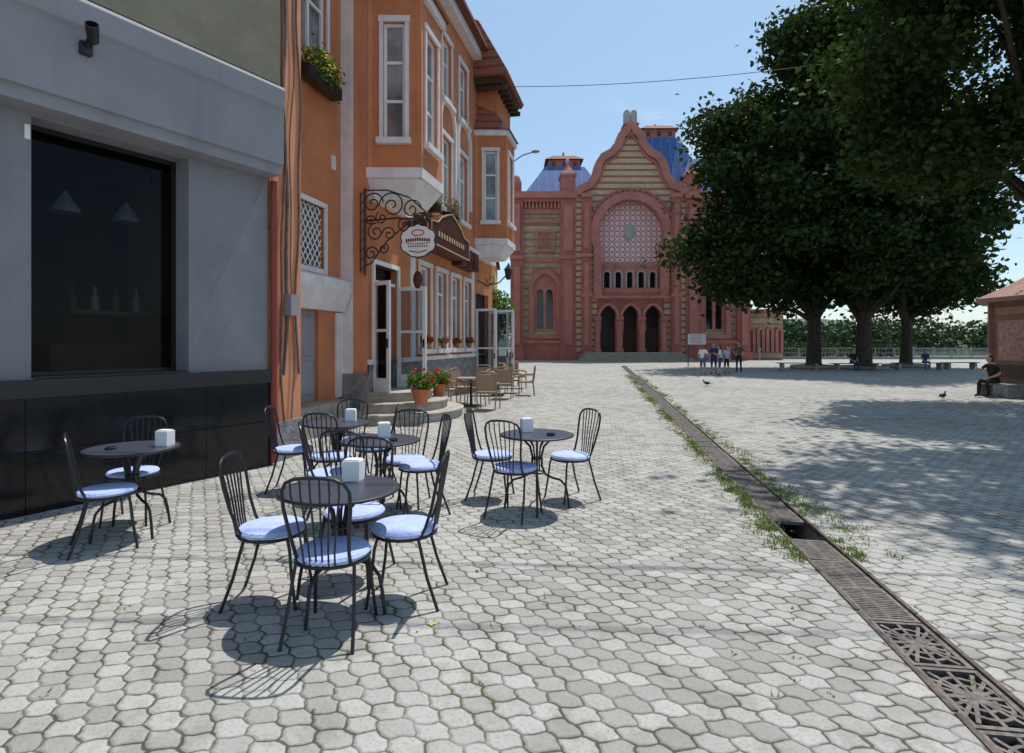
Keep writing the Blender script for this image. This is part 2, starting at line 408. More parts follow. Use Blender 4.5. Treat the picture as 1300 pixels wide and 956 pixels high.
# ---------------------------------------------------------------- ground with the drain slot
DX=lambda y:1.76+.15*y
SY0,SY1,SW=.6,44.,.165
mb=MB(); B=3000
L0=(DX(SY0)-SW,SY0);L1=(DX(SY1)-SW,SY1);R0=(DX(SY0)+SW,SY0);R1=(DX(SY1)+SW,SY1)
vs=[(-B,-B,0),(B,-B,0),(B,B,0),(-B,B,0),(L0[0],L0[1],0),(R0[0],R0[1],0),(R1[0],R1[1],0),(L1[0],L1[1],0)]
mb.add(vs,[(0,1,5,4),(1,2,6,5),(2,3,7,6),(3,0,4,7)],'paver')
mb.obj('ground')
dr=empty('drain_channel')
dirv=V((.15,1,0)).normalized(); nrm=V((1,-.15,0)).normalized()
mb=MB()
p0=V((DX(SY0),SY0,0)); Ld=(SY1-SY0)*math.sqrt(1+.15**2)
frd=(p0,dirv,nrm,V((0,0,1)))
mb.rect(frd,0,Ld,-SW+.0,SW,-.30,-.22,'dirt')
for s_ in (-1,1):
    mb.rect(frd,0,Ld,min(s_*SW,s_*(SW+.12)),max(s_*SW,s_*(SW+.12)),-.25,-.003,'conc')
mb.obj('trough',dr)
mb=MB()
x=0
while x<Ld-.9:
    for s_ in (-1,1):
        if random.random()<.93:
            a,b_=s_*(SW-.012),s_*(SW+.014)
            mb.rect(frd,x+.01,x+.99,min(a,b_),max(a,b_),-.04,.009+random.uniform(-.003,.004),'rust')
    x+=1.0
mb.obj('steel_edges',dr)
def grate(kind):
    g=MB(); fr=(V((0,0,0)),V((1,0,0)),V((0,1,0)),V((0,0,1)))
    Lh,Wh=.243,.148
    for (a,b,c,d) in ((-Lh,Lh,-Wh,-Wh+.026),(-Lh,Lh,Wh-.026,Wh),(-Lh,-Lh+.024,-Wh+.026,Wh-.026),(Lh-.024,Lh,-Wh+.026,Wh-.026)):
        g.rect(fr,a,b,c,d,-.03,0,'castiron')
    if kind==0:
        g.ribbon(fr,[(0,-Wh+.022),(0,Wh-.022)],.026,-.028,-.002,'castiron')
        for sx in(-1,1):
            for i in range(-3,4):
                a=math.radians(i*25); ex=.2*math.cos(a);ey=.24*math.sin(a)
                ey=max(-Wh+.02,min(Wh-.02,ey))
                g.ribbon(fr,[(sx*.012,0+.03*i*.2),(sx*(.02+ex),ey)],.019,-.027,-.003+.0002*i,'castiron')
            for rr in (.09,.155):
                pts=[(sx*(.012+rr*math.cos(math.radians(t))),.8*rr*math.sin(math.radians(t))) for t in range(-90,91,15)]
                g.ribbon(fr,pts,.018,-.026,-.0045,'castiron')
    else:
        for i in range(-8,9): g.ribbon(fr,[(i*.027,-Wh+.02),(i*.027,Wh-.02)],.016,-.028,-.002,'castiron')
        g.ribbon(fr,[(-Lh+.02,0),(Lh-.02,0)],.03,-.026,-.0035,'castiron')
        g.rect(fr,-Lh+.02,Lh-.02,-Wh+.02,Wh-.02,-.026,-.014,'dirt')
    return g
g0=grate(0).obj('grate',dr); g1=grate(1).obj('grate',dr)
m0,m1=g0.data,g1.data; bpy.data.objects.remove(g0); bpy.data.objects.remove(g1)
az_d=math.atan2(dirv.y,dirv.x)
y=1.0
while y<43:
    if (3.72<y+.25<4.15) or (5.2<y+.25<5.62): y+=.12; continue
    kk=m0 if y<3.4 else (m1)
    o=inst('grate',kk,(DX(y+.25),y+.25,-.006),az_d,dr)
    if y>3.9:
        o.rotation_euler=(random.uniform(-.03,.03),random.uniform(-.02,.02),az_d+random.uniform(-.02,.02)); o.location.z=-.012
    y+=.494
mb=MB()
mb.rect(frd,5.2,Ld,-SW,SW,-.1,-.03,'dirt')
mb.obj('silt',dr)
def blades(mb,x,y,n,spread,h):
    for i in range(n):
        bx=x+random.gauss(0,spread);by=y+random.gauss(0,spread);a=random.random()*6.28;hh=h*random.uniform(.5,1.2)
        dx,dy=math.cos(a)*.005,math.sin(a)*.005;lx,ly=random.gauss(0,.02),random.gauss(0,.02)
        mb.add([(bx-dx,by-dy,0.001),(bx+dx,by+dy,0.001),(bx+lx,by+ly,hh)],[(0,1,2)],'grassm')
mb=MB()
for i in range(1700):
    yy=4.4+ (random.random()**1.3)*26; side=random.choice([-1,-1,1])
    dens=.72+.35*math.sin(yy*1.7+side*2)
    if random.random()>dens: continue
    blades(mb,DX(yy)+side*(SW+.02+abs(random.gauss(0,.06+.003*yy))),yy,13,.03,.035)
for (cx,cy,n_) in ((3.05,6.3,55),(2.95,5.4,50),(3.45,8.6,40),(2.5,6.6,40)):
    for i in range(n_): blades(mb,cx+random.gauss(0,.09),cy+random.gauss(0,.45),9,.03,.03)
for i in range(420):
    blades(mb,random.uniform(-3,7),random.uniform(2.6,14),4,.012,.014)
mb.obj('grass')
mb=MB()
for i in range(90):
    x,y=random.uniform(-3,7),random.uniform(2.6,14); a=random.random()*6.28; r=random.uniform(.006,.018)
    mb.add([(x+r*math.cos(a+k)*(1 if k%2 else .6),y+r*math.sin(a+k),.004+.006*(k%2)) for k in (0,1.2,2.4,3.6,4.9)],[(0,1,2,3,4)],'rattan' if i%3 else 'wood')
x,y=-.47,3.42
mb.add([(x-.03,y,.01),(x,y-.02,.004),(x+.03,y+.005,.012),(x+.005,y+.022,.004)],[(0,1,2,3)],'yelflower')
mb.obj('fallen_leaves')

# ---------------------------------------------------------------- bistro furniture
def chair_mesh():
    g=MB()
    g.lathe([(.0001,.432),(.17,.434),(.205,.444),(.213,.46),(.2,.476),(.15,.484),(.0001,.488)],(0,0,0),'cush',28)
    ring=[(.203*math.cos(a),.203*math.sin(a),.43) for a in [i*math.pi/14 for i in range(28)]]
    g.tube(ring,.011,'black',8,True)
    hoop=[(-.150,.13,.43),(-.152,.165,.50),(-.165,.205,.62),(-.185,.235,.76),(-.185,.255,.86),(-.16,.266,.905),(-.11,.272,.928),(-.05,.275,.935),(0,.276,.936)]
    hoop=hoop+[(-x,y,z) for x,y,z in hoop[::-1][1:]]
    g.tube(hoop,.0105,'black',8)
    for i in (-2.5,-1.5,-.5,.5,1.5,2.5):
        xt=i*.053; zt=.93-.004*abs(i)**1.6; xb=i*.034
        g.tube([(xb,.195,.43),(xb*1.05,.212,.52),(xb*1.25,.235,.68),(xt,.262,.84),(xt,.272,zt)],.0058,'black',6)
    for sx in(-1,1):
        g.tube([(sx*.165,.12,.44),(sx*.172,.14,.36),(sx*.185,.18,.2),(sx*.2,.25,.0)],.0105,'black',8)
        g.tube([(sx*.15,-.135,.44),(sx*.162,-.155,.36),(sx*.175,-.17,.2),(sx*.19,-.20,.0)],.0105,'black',8)
    return g
ch=chair_mesh().obj('tmp',smooth=True); CH=ch.data; bpy.data.objects.remove(ch)
def table_mesh():
    g=MB(); r=.365
    g.lathe([(.0001,.722),(r-.02,.722),(r-.004,.726),(r,.736),(r-.005,.745),(r-.02,.748),(r-.05,.7475),(.0001,.7475)],(0,0,0),'table',48)
    g.tube([(.362*math.cos(a),.362*math.sin(a),.735) for a in [i*math.pi/24 for i in range(48)]],.009,'black',8,True)
    for k in range(4):
        a=math.pi/4+k*math.pi/2+.25; ca,sa=math.cos(a),math.sin(a)
        pr=[(.22,.72),(.14,.69),(.07,.62),(.045,.52),(.05,.42),(.085,.34),(.16,.305),(.235,.285),(.285,.23),(.305,.14),(.325,.0)]
        g.tube([(r_*ca,r_*sa,z) for r_,z in pr],.0115,'black',8)
        a2=a+math.pi/4; ca,sa=math.cos(a2),math.sin(a2)
        g.tube([(.12*ca,.12*sa,.72),(.05*ca,.05*sa,.62),(.03*ca,.03*sa,.5),(.035*ca,.035*sa,.38)],.008,'black',6)
    for rr,z in((.052,.5),(.075,.36)):
        g.tube([(rr*math.cos(t),rr*math.sin(t),z) for t in [i*math.pi/8 for i in range(16)]],.008,'black',6,True)
    return g
tb=table_mesh().obj('tmp',smooth=True); TB=tb.data; bpy.data.objects.remove(tb)
def nap_mesh():
    g=MB()
    g.box((0,0,.065),(.115,.1,.13),'napkin'); g.box((0,0,.1345),(.1,.075,.009),'white')
    g.box((0,-.0515,.065),(.095,.002,.105),'white')
    return g
nb=nap_mesh().obj('tmp'); NB=nb.data; bpy.data.objects.remove(nb)
tables=[((-1.08,3.66),.2,[(-1.55,3.78,94),(-1.03,3.36,176),(-.70,3.80,-92),(-1.12,4.15,-10)],(.03,.20)),
 ((.25,5.84),.5,[(-.21,6.26,80),(.03,5.62,152),(.62,6.20,-62)],(-.10,.14)),
 ((-1.24,5.50),.1,[(-.90,5.72,-70),(-1.66,5.35,110),(-1.36,5.02,172),(-1.1,6.0,-5)],(0,.15)),
 ((-2.0,6.66),.3,[(-2.47,6.6,95),(-1.6,6.75,-80),(-2.0,7.15,5),(-1.92,6.2,170)],(.12,.15)),
 ((-3.31,5.08),.0,[(-3.29,4.74,125),(-3.52,5.42,10)],(.24,.08))]
for (tx,ty),rz,chs,(nx,ny) in tables:
    inst('bistro_table',TB,(tx,ty,0),rz)
    inst('napkin_holder',NB,(tx+nx,ty+ny,.748),random.uniform(-.3,.3))
    for cx,cy,a in chs: inst('bistro_chair',CH,(cx,cy,0),math.radians(a))
for (x,y) in ((-3.42,4.97),(.38,5.72),(-1.1,5.4)):
    g=MB(); g.lathe([(.0001,.0),(.04,0),(.045,.012),(.036,.022),(.03,.012),(.0001,.01)],(0,0,0),'darkglass',16); g.obj('ashtray',smooth=True,loc=(x,y,.748))

# ---------------------------------------------------------------- grey shop building
gth=math.atan2(-.51,.86)
gb=empty('grey_shop_building',(-3.32,7.93,0),gth)
fr=(V((0,0,0)),V((0,1,0)),V((0,0,1)),V((1,0,0)))
W0=-9.
wy0,wy1,wz0,wz1=-2.64,-1.09,1.31,3.86
mb=MB(); mb.wall(fr,W0,0,1.2,3.95,[(wy0,wy1,wz0,wz1),(-6.9,-4.4,wz0,wz1)],.33,'grey')
mb.rect((V((0,0,0)),V((-1,0,0)),V((0,0,1)),V((0,1,0))),0.001,7,0,5.2,-.1,-.001,'grey')
mb.obj('walls',gb)
mb=MB()
for i in range(14):
    a=W0+i*.9; b_=min(a+.894,0.03)
    if a>0: break
    mb.rect(fr,a,b_,.0,.60,0,.05,'granite'); mb.rect(fr,a,b_,.606,1.12,0,.05,'granite')
mb.rect(fr,W0,.035,1.122,1.30,-.02,.085,'granitecap')
mb.obj('granite_plinth',gb,bevel=.003)
mb=MB()
PR=[(0,3.89),(.28,3.89),(.28,4.02),(.33,4.02),(.33,4.72),(.37,4.76),(.37,5.0),(.33,5.05),(0,5.08)]
frp=(V((0,W0,0)),V((1,0,0)),V((0,0,1)),V((0,-1,0)))
mb.prism(frp,PR,W0+.0,-.02,'fascia')
mb.obj('fascia_cornice',gb,bevel=.008)
mb=MB(); mb.rect(fr,W0,-.04,5.082,9.5,-5,.30,'olive'); mb.obj('upper_wall',gb)
mb=MB()
for a,b_ in ((wy0,wy1),(-6.9,-4.4)):
    for (p,q,r,s_) in ((a,b_,wz0,wz0+.05),(a,b_,wz1-.05,wz1),(a,a+.05,wz0+.05,wz1-.05),(b_-.05,b_,wz0+.05,wz1-.05)):
        mb.rect(fr,p,q,r,s_,-.33,-.27,'darkframe')
    mb.rect(fr,a+.02,b_-.0,wz0-.01,wz0+.015,-.27,.0,'granitecap')
mb.obj('window_frames',gb)
mb=MB()
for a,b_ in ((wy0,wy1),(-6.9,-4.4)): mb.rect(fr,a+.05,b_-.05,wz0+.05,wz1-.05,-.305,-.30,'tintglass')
mb.obj('glass_panes',gb)
mb=MB()
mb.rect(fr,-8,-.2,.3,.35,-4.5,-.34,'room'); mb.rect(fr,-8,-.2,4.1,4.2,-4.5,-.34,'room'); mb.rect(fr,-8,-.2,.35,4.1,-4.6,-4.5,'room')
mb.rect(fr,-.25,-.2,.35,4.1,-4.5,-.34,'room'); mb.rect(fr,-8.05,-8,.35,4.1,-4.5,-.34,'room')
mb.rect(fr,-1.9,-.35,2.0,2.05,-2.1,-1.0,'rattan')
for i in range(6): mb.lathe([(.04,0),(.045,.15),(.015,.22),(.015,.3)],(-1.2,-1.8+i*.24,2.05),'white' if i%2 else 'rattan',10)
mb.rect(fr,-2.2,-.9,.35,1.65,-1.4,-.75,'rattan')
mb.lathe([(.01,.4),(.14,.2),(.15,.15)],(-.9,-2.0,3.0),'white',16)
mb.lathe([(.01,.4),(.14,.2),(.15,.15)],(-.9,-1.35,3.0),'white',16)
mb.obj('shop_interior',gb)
mb=MB()
mb.box((.335+.03,-1.98-.35,4.55),(.06,.1,.12),'black'); mb.tube([(.37,-2.33,4.55),(.45,-2.35,4.6)],.02,'black',8)
mb.lathe([(.03,-.1),(.05,-.08),(.06,.1),(.052,.1),(.045,-.02),(.0001,-.02)],(.5,-2.33,4.66),'black',16,R=Matrix.Rotation(.9,3,'Y')@Matrix.Rotation(.4,3,'X'))
mb.obj('spotlight',gb,smooth=True)
mb=MB(); mb.rect(fr,-2.70,-2.655,3.62,3.76,0,.03,'white'); mb.obj('alarm_sensor',gb,bevel=.005)
mb=MB(); mb.tube([(-3.24,7.93,0.03),(-3.24,7.93,3.85)],.048,'redpipe',14)
for z in(.6,1.9,3.2): mb.tube([(-3.24,7.93,z),(-3.24,7.93,z+.05)],.056,'redpipe',14)
mb.obj('red_downpipe',smooth=True)

# ---------------------------------------------------------------- orange building
oth=math.atan2(-.205,.979)
ob=empty('orange_corner_house',(-3.1,12.5,0),oth)
HT=12.0
mbw=MB(); mbt=MB(); mbf=MB(); mbg=MB(); mbs=MB()
def window(fr,s0,s1,t0,t1,n,cols=2,rows=2,w=.06,sill=True,cross=None,surround=True,key='white'):
    for (p,q,r,s_) in ((s0,s1,t0,t0+w),(s0,s1,t1-w,t1),(s0,s0+w,t0+w,t1-w),(s1-w,s1,t0+w,t1-w)): mbf.rect(fr,p,q,r,s_,n-.02,n+.05,key)
    for i in range(1,cols):
        x=s0+(s1-s0)*i/cols; mbf.rect(fr,x-w/2,x+w/2,t0+w,t1-w,n-.01,n+.045,key)
    for j in range(1,rows):
        z=t0+(t1-t0)*(cross if cross and j==1 else j/rows); mbf.rect(fr,s0+w,s1-w,z-w/2,z+w/2,n-.008,n+.038,key)
    mbg.rect(fr,s0+w*.5,s1-w*.5,t0+w*.5,t1-w*.5,n-.015,n+.0,'winglass')
    if surround:
        e=.09
        mbt.rect(fr,s0-e,s0-.001,t0,t1,-.03,.04,'trim'); mbt.rect(fr,s1+.001,s1+e,t0,t1,-.03,.04,'trim'); mbt.rect(fr,s0-e-.02,s1+e+.02,t1+.001,t1+.13,-.03,.055,'trim')
    if sill: mbt.rect(fr,s0-.14,s1+.14,t0-.13,t0-.001,-.05,.13,'trim')
gw=[(3.05+i*1.4,3.95+i*1.4,1.5,3.75) for i in range(4)]
up=[(3.2+i*1.75,4.1+i*1.75,5.7,7.9) for i in range(3)]
up2=[(3.2+i*1.75,4.1+i*1.75,9.0,10.9) for i in range(3)]
mbw.wall(fr,0,11.2,1.25,HT,gw+[(.3,1.6,1.25,3.4),(8.75,10.6,1.25,3.5)]+up+up2,.16,'orange')
for h in gw: window(fr,*h,-.14,2,2,cross=.72)
for h in up+up2: window(fr,*h,-.14,2,2,cross=.65)
mbs.wall(fr,0,11.2,0,1.25,[(.3,1.6,.6,1.25),(8.75,10.6,.15,1.25)],.16,'stone',n=.04)
mbt.rect(fr,1.6,8.75,1.19,1.30,.0,.09,'trim'); mbt.rect(fr,0,.3,1.19,1.30,.0,.09,'trim')
for i in range(3):
    c=3.65+i*1.75
    pts=[(c-.72,6.2)]+[(c-.72*math.cos(math.radians(t)),8.3+.72*math.sin(math.radians(t))) for t in range(0,181,12)]+[(c+.72,6.2)]
    mbt.ribbon(fr,pts,.16,-.02,.09,'trim')
for u in (2.55,8.25): mbt.rect(fr,u-.14,u+.14,1.30,4.74,.0,.05,'trim')
mbt.rect(fr,0,11.2,4.75,4.95,-.02,.16,'trim')
mbt.rect(fr,-.0,11.2,HT-.3,HT,-.02,.3,'trim')
frr=(V((0,0,0)),V((1,0,0)),V((0,0,1)),V((0,-1,0)))
mbw.wall(frr,-.6,0,0,HT,[],.1,'orange_pale')
mbt.rect(frr,-.598,-.33,0.25,HT,-.0,.06,'trim')
mbs.rect(frr,-.6,.04,0,1.0,0.0,.075,'stone')
frc=(V((-.6,0,0)),V((0,1,0)),V((0,0,1)),V((1,0,0)))
rd=(-1.95,-.95,.5,2.3); rl=(-1.75,-.75,3.15,4.4); ru=(-1.75,-.65,7.1,9.3)
mbw.wall(frc,-3.7,0,0,HT,[rd,rl,ru],.14,'orange')
window(frc,*ru,-.12,2,2,cross=.6)
mbg.rect(frc,rl[0],rl[1],rl[2],rl[3],-.13,-.12,'winglass')
for i in range(-6,12):
    for sg in(1,-1):
        pts=[]
        for t in np.linspace(0,1,30):
            z=rl[2]+(rl[3]-rl[2])*t; s_=rl[0]+i*.17+sg*(z-rl[2])*.8
            if rl[0]<=s_<=rl[1]: pts.append((-.6-.06+.004*sg,s_,z))
        if len(pts)>2: mbf.tube([pts[0],pts[-1]],.013,'white',5)
for (p,q,r,s_) in ((rl[0]-.08,rl[1]+.08,rl[2]-.1,rl[2]),(rl[0]-.08,rl[1]+.08,rl[3],rl[3]+.1),(rl[0]-.08,rl[0],rl[2],rl[3]),(rl[1],rl[1]+.08,rl[2],rl[3])): mbt.rect(frc,p,q,r,s_,-.05,.05,'trim')
mbt.prism((V((-.6,-3.6,0)),V((1,0,0)),V((0,0,1)),V((0,1,0))),[(0,2.32),(.12,2.32),(.3,2.75),(.3,2.95),(.05,3.04),(0,3.04)],0.02,3.5,'trim')
mbt.rect(frc,-.30,-.0,.5,2.3,0,.05,'trim')
mbf.rect(frc,rd[0],rd[1],rd[2],rd[3],-.13,-.08,'fascia'); mbf.rect(frc,rd[0]+.1,rd[1]-.1,rd[2]+.15,1.3,-.08,-.06,'fascia'); mbf.rect(frc,rd[0]+.1,rd[1]-.1,1.42,rd[3]-.12,-.08,-.06,'fascia')
mbs.rect(frc,-3.6,-.2,0,.25,0,.75,'stepstone'); mbs.rect(frc,-3.6,-.3,.25,.48,0,.4,'stepstone')
mbw.rect(fr,-4.46,-3.7,.0,HT,-1.6,.71,'orange_pale'); mbs.rect(fr,-4.47,-3.69,.0,.55,-1.0,.75,'stone')
mbt.rect(frc,-.45,-.3,5.3,5.6,-.02,.03,'trim')
def bay(u0):
    z0,z1=5.2,9.3
    plan=[(0,u0),(1.1,u0+.25),(1.1,u0+1.65),(0,u0+1.95)]
    for i in range(3):
        a=V((*plan[i],0)); b_=V((*plan[i+1],0)); A=(b_-a); Lw=A.length; A.normalize()
        N=V((A.y,-A.x,0)); f=(a,A,V((0,0,1)),N)
        wd=.46 if i!=1 else .75; c=Lw/2
        h=(c-wd/2,c+wd/2,6.05,8.55)
        mbw.wall(f,0,Lw,z0,z1,[h],.14,'orange'); window(f,*h,-.12,1,3)
        mbt.rect(f,-.03,Lw+.03,z0-.0,z0+.22,-.05,.05,'trim'); mbt.rect(f,-.03,Lw+.03,z1-.2,z1,-.05,.1,'trim')
        mbt.rect(f,.0,.1,z0+.22,z1-.2,-.05,.025,'orange_pale')
    frz=(V((0,0,0)),V((1,0,0)),V((0,1,0)),V((0,0,1)))
    mbt.prism(frz,plan,z0-.01,z0-.001,'trim')
    cx,cy=.0,u0+.97
    vs=[(p[0]*1.0,p[1],z0-.01) for p in plan]+[(p[0]*.72,cy+(p[1]-cy)*.8,z0-.42) for p in plan]
    mbt.add(vs,[(0,1,5,4),(1,2,6,5),(2,3,7,6),(4,5,6,7)],'trim')
    vs=[(p[0]*1.15,cy+(p[1]-cy)*1.15,z1) for p in plan]+[(0,cy-.35,z1+1.5),(0,cy+.35,z1+1.5)]
    mbr.add(vs,[(0,1,4),(1,2,5,4),(2,3,5),(0,3,2,1)],'tile')
mbr=MB()
bay(0.02); bay(8.62)
RP=[(.55,HT),(.55,HT+.12),(-4.2,HT+4.2),(-9,HT+.1),(-9,HT)]
mbr.prism((V((0,0,0)),V((1,0,0)),V((0,0,1)),V((0,1,0))),RP,-4.46,11.2,'tile')
mbr.prism((V((0,0,0)),V((1,0,0)),V((0,0,1)),V((0,1,0))),[(-2,HT-.9),(1.15,HT-.9),(1.25,HT-.75),(.2,HT+1.1),(-2,HT+2.2)],8.4,11.5,'tile')
mbr.rect(fr,8.5,11.4,HT-1.1,HT-.9,-1,1.0,'wood')
for i in range(7): mbr.box((.6,8.7+i*.42,HT-1.2),(1.1,.09,.16),'wood')
mbw.rect(fr,9.0,11.2,9.5,HT-1.0,.002,.75,'orange')
mbw.rect(fr,-3.6,-.0,0,HT,-9,-1.2,'orange'); mbw.rect(fr,.02,11.19,0,HT,-9,-.55,'orange')
mbw.rect(fr,11.19,11.25,0,HT,-9,.0,'orange')
mbw.obj('walls',ob); mbt.obj('plaster_trim',ob,bevel=.008); mbf.obj('window_frames',ob); mbg.obj('window_glass',ob); mbs.obj('stone_base',ob); mbr.obj('roof',ob)
def leaf(z0,z1,w_,key='white'):
    g=MB(); f=(V((0,0,0)),V((1,0,0)),V((0,0,1)),V((0,-1,0)))
    e=.09
    for (p,q,r,s_) in ((0,w_,0,.3),(0,w_,z1-z0-e,z1-z0),(0,e,.3,z1-z0-e),(w_-e,w_,.3,z1-z0-e)): g.rect(f,p,q,r,s_,-.025,.025,key)
    g.rect(f,e,w_-e,1.3,1.36,-.018,.018,key); g.rect(f,e,w_-e,.3,z1-z0-e,-.006,.006,'shopglass')
    g.rect(f,w_-.06,w_-.03,.95,1.15,.025,.06,'black')
    return g
for (v,u,z0,z1,w_,a) in ((0,1.62,.6,3.0,.78,-8),(0,.28,.6,3.0,.55,-25),(0,8.75,.15,2.9,.8,-10),(0,10.6,.15,2.9,.8,10),(0.5,9.6,.15,2.9,.75,-5)):
    o=leaf(z0,z1,w_).obj('open_glass_door',ob); o.location=(v,u,z0); o.rotation_euler=(0,0,math.radians(a))
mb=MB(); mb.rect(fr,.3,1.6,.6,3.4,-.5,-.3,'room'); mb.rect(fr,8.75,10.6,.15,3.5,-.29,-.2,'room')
for (a,b_,c,d) in ((.22,.3,.6,3.4),(1.6,1.68,.6,3.4),(.22,1.68,3.4,3.5)): mb.rect(fr,a,b_,c,d,-.1,.05,'white')
mb.rect(fr,.3,1.6,3.0,3.07,-.12,-.05,'white')
mb.obj('door_frame',ob)
mb=MB()
for r,z in((1.75,.2),(1.4,.4),(1.05,.6)):
    mb.lathe([(r-.03,z-.2),(r-.03,z-.05),(r,z-.045),(r,z-.01),(r-.015,z),(.001,z)],(0.04,.95,0),'stepstone',40,a0=-math.pi/2,a1=math.pi/2)
mb.obj('entrance_steps',ob,smooth=True)
mb=MB()
for i,x in enumerate((-4.38,-4.2,-4.12,-3.98,-3.8)):
    pts=[(.73+.01*(i%2),x+.05*math.sin(z*1.3+i*2)+.03*math.sin(z*3.1+i),z) for z in np.arange(.5 if i%2 else 1.2,11,.35)]
    mb.tube(pts,.010+.006*(i%3),'cable',6)
mb.box((.78,-4.05,2.2),(.12,.2,.3),'fascia')
mb.obj('wall_cables',ob)
def flowerpot(name,loc,parent=None,r=.14,h=.24,fl='redflower',fr_=.26,n=260):
    e=empty(name,loc); e.parent=parent
    g=MB(); g.lathe([(.0001,0),(r*.68,0),(r*.95,h*.82),(r*1.08,h*.82),(r*1.08,h),(r*.92,h),(r*.85,h*.9),(.0001,h*.88)],(0,0,0),'terracotta',20); g.obj('pot',e,smooth=True)
    leaves_obj('leaves',blob((0,0,h+fr_*.45),(fr_,fr_,fr_*.6),n,.2),.075,'leaf3',e,elong=1)
    pts=np.concatenate([blob(c,(.045,.045,.035),22,.2) for c in blob((0,0,h+fr_*.65),(fr_*.9,fr_*.9,fr_*.6),11,.8) if c[2]>h])
    leaves_obj('blossoms',pts,.04,fl,e,elong=1)
    return e
flowerpot('geranium_pot',(1.25,-.1,.4),ob,.19,.3,'redflower',.33,380)
flowerpot('geranium_pot',(1.0,1.75,.4),ob,.17,.28,'redflower',.3,320)
for i in range(4): flowerpot('flower_pot',(.06,3.5+i*1.4,1.5-.001),ob,.09,.16,'redflower' if i!=1 else 'pinkflower',.17,140)
def wbox(parent,loc,L,rz=0,fl='yelflower',n=900):
    e=empty('window_flower_box',loc,rz); e.parent=parent
    g=MB(); g.box((0,0,.0),(.24,L,.22),'black')
    for k in range(int(L/.12)): g.tube([(.14,-L/2+.06+k*.12,-.1),(.16,-L/2+.06+k*.12,.12)],.008,'black',5)
    g.obj('planter',e)
    leaves_obj('leaves',blob((0.03,0,.25),(.22,L/2,.32),n,.1,.15),.07,'leaf3',e)
    leaves_obj('blossoms',blob((0.06,0,.3),(.22,L/2,.3),n//3,.6),.06,fl,e)
wbox(ob,(-.4,-1.2,6.75),1.25,0,'yelflower',1300); wbox(ob,(.15,3.65,5.45),.9,0,'pinkflower',400); wbox(ob,(.15,5.4,5.45),.9,0,'pinkflower',400)
sb=empty('wrought_iron_sign',(0,-.12,0)); sb.parent=ob
mb=MB()
def spiral(cx,cz,r0,r1,a0,turns,n=40,sg=1):
    return [(cx+(r0+(r1-r0)*i/n)*math.cos(a0+sg*turns*2*math.pi*i/n),0,cz+(r0+(r1-r0)*i/n)*math.sin(a0+sg*turns*2*math.pi*i/n)) for i in range(n+1)]
for args in ((.18,4.62,.24,.03,0,1.6),(.62,4.55,.30,.04,math.pi,1.7,40,-1),(1.05,4.45,.22,.03,0,1.5),(.25,4.0,.2,.03,1.5,1.5),(.55,3.95,.16,.02,3,1.4,40,-1),(.15,3.55,.16,.03,0,1.4),(.9,4.12,.16,.02,2.0,1.3),(.12,4.25,.12,.02,0,1.3),(.38,4.3,.14,.02,2,1.4),(.42,3.65,.12,.02,1,1.3,40,-1),(1.3,4.2,.12,.02,1,1.3)):
    mb.tube(spiral(*args),.016,'black',6)
mb.tube([(0,0,3.1),(0,0,4.95)],.022,'black',6); mb.tube([(-.1,0,3.15),(-.1,0,4.85)],.015,'black',6)
for z in np.arange(3.2,4.85,.2): mb.tube([(-.1,0,z),(0,0,z+.1)],.010,'black',5)
mb.tube([(0,0,4.25),(.7,.0,4.28),(1.42,0,4.22)],.019,'black',6)
mb.tube([(0,0,3.3),(.15,0,3.35),(.5,0,3.8),(.95,0,4.15),(1.42,0,4.22)],.017,'black',6)
mb.tube([(.0,0,4.9),(.5,0,4.88),(1.0,0,4.7),(1.35,0,4.4),(1.42,0,4.22)],.016,'black',6)
mb.tube([(1.0,0,4.24),(1.0,0,4.14)],.008,'black',5); mb.tube([(1.4,0,4.24),(1.4,0,4.14)],.008,'black',5)
mb.obj('iron_bracket',sb,smooth=True)
mb=MB(); fs=(V((1.2,0,3.78)),V((1,0,0)),V((0,0,1)),V((0,-1,0)))
def sgn(k):
    return [(x*k,z*k) for (x,z) in [(-.36,-.2),(-.4,-.1),(-.37,0),(-.4,.1),(-.36,.2),(-.27,.24),(-.2,.31),(-.08,.33),(0,.37),(.08,.33),(.2,.31),(.27,.24),(.36,.2),(.4,.1),(.37,0),(.4,-.1),(.36,-.2),(.26,-.25),(.15,-.33),(0,-.35),(-.15,-.33),(-.26,-.25)]]
mb.prism(fs,sgn(1.),-.02,.02,'black'); mb.prism(fs,sgn(.93),-.026,.026,'white')
mb.ribbon(fs,[(.13*math.cos(t),.17+.06*math.sin(t)) for t in np.linspace(0,6.28,20)[:-1]],.03,.026,.030,'terracotta',True)
for i in range(-5,6):
    mb.rect(fs,i*.05-.018,i*.05+.018,.0+abs(i)*-.004,.065-abs(i)*.004,.026,.030,'brownsign')
    if abs(i)<5: mb.rect(fs,i*.05-.014,i*.05+.010,-.13,-.09,.026,.030,'wood')
mb.ribbon(fs,[(-.26,-.04),(-.1,-.06),(.1,-.06),(.26,-.04)],.02,.026,.030,'terracotta')
mb.ribbon(fs,[(-.2,-.2),(0,-.24),(.2,-.2)],.02,.026,.030,'wood')
mb.obj('sign_board',sb)
mb=MB(); mb.tube([(.95,.5,3.45),(.95,.5,3.25)],.006,'black',5); mb.ell((.95,.5,3.05),(.11,.03,.2),'brownsign',16,10); mb.obj('small_hanging_sign',ob)
mb=MB(); fb=(V((.62,2.3,4.2)),V((0,1,0)),V((0,0,1)),V((1,0,0)))
po=[(0,0),(3.4,0),(3.4,.55),(2.9,.6),(2.6,.78),(2.1,.95),(1.7,1.05),(1.3,.95),(.8,.78),(.5,.6),(0,.55)]
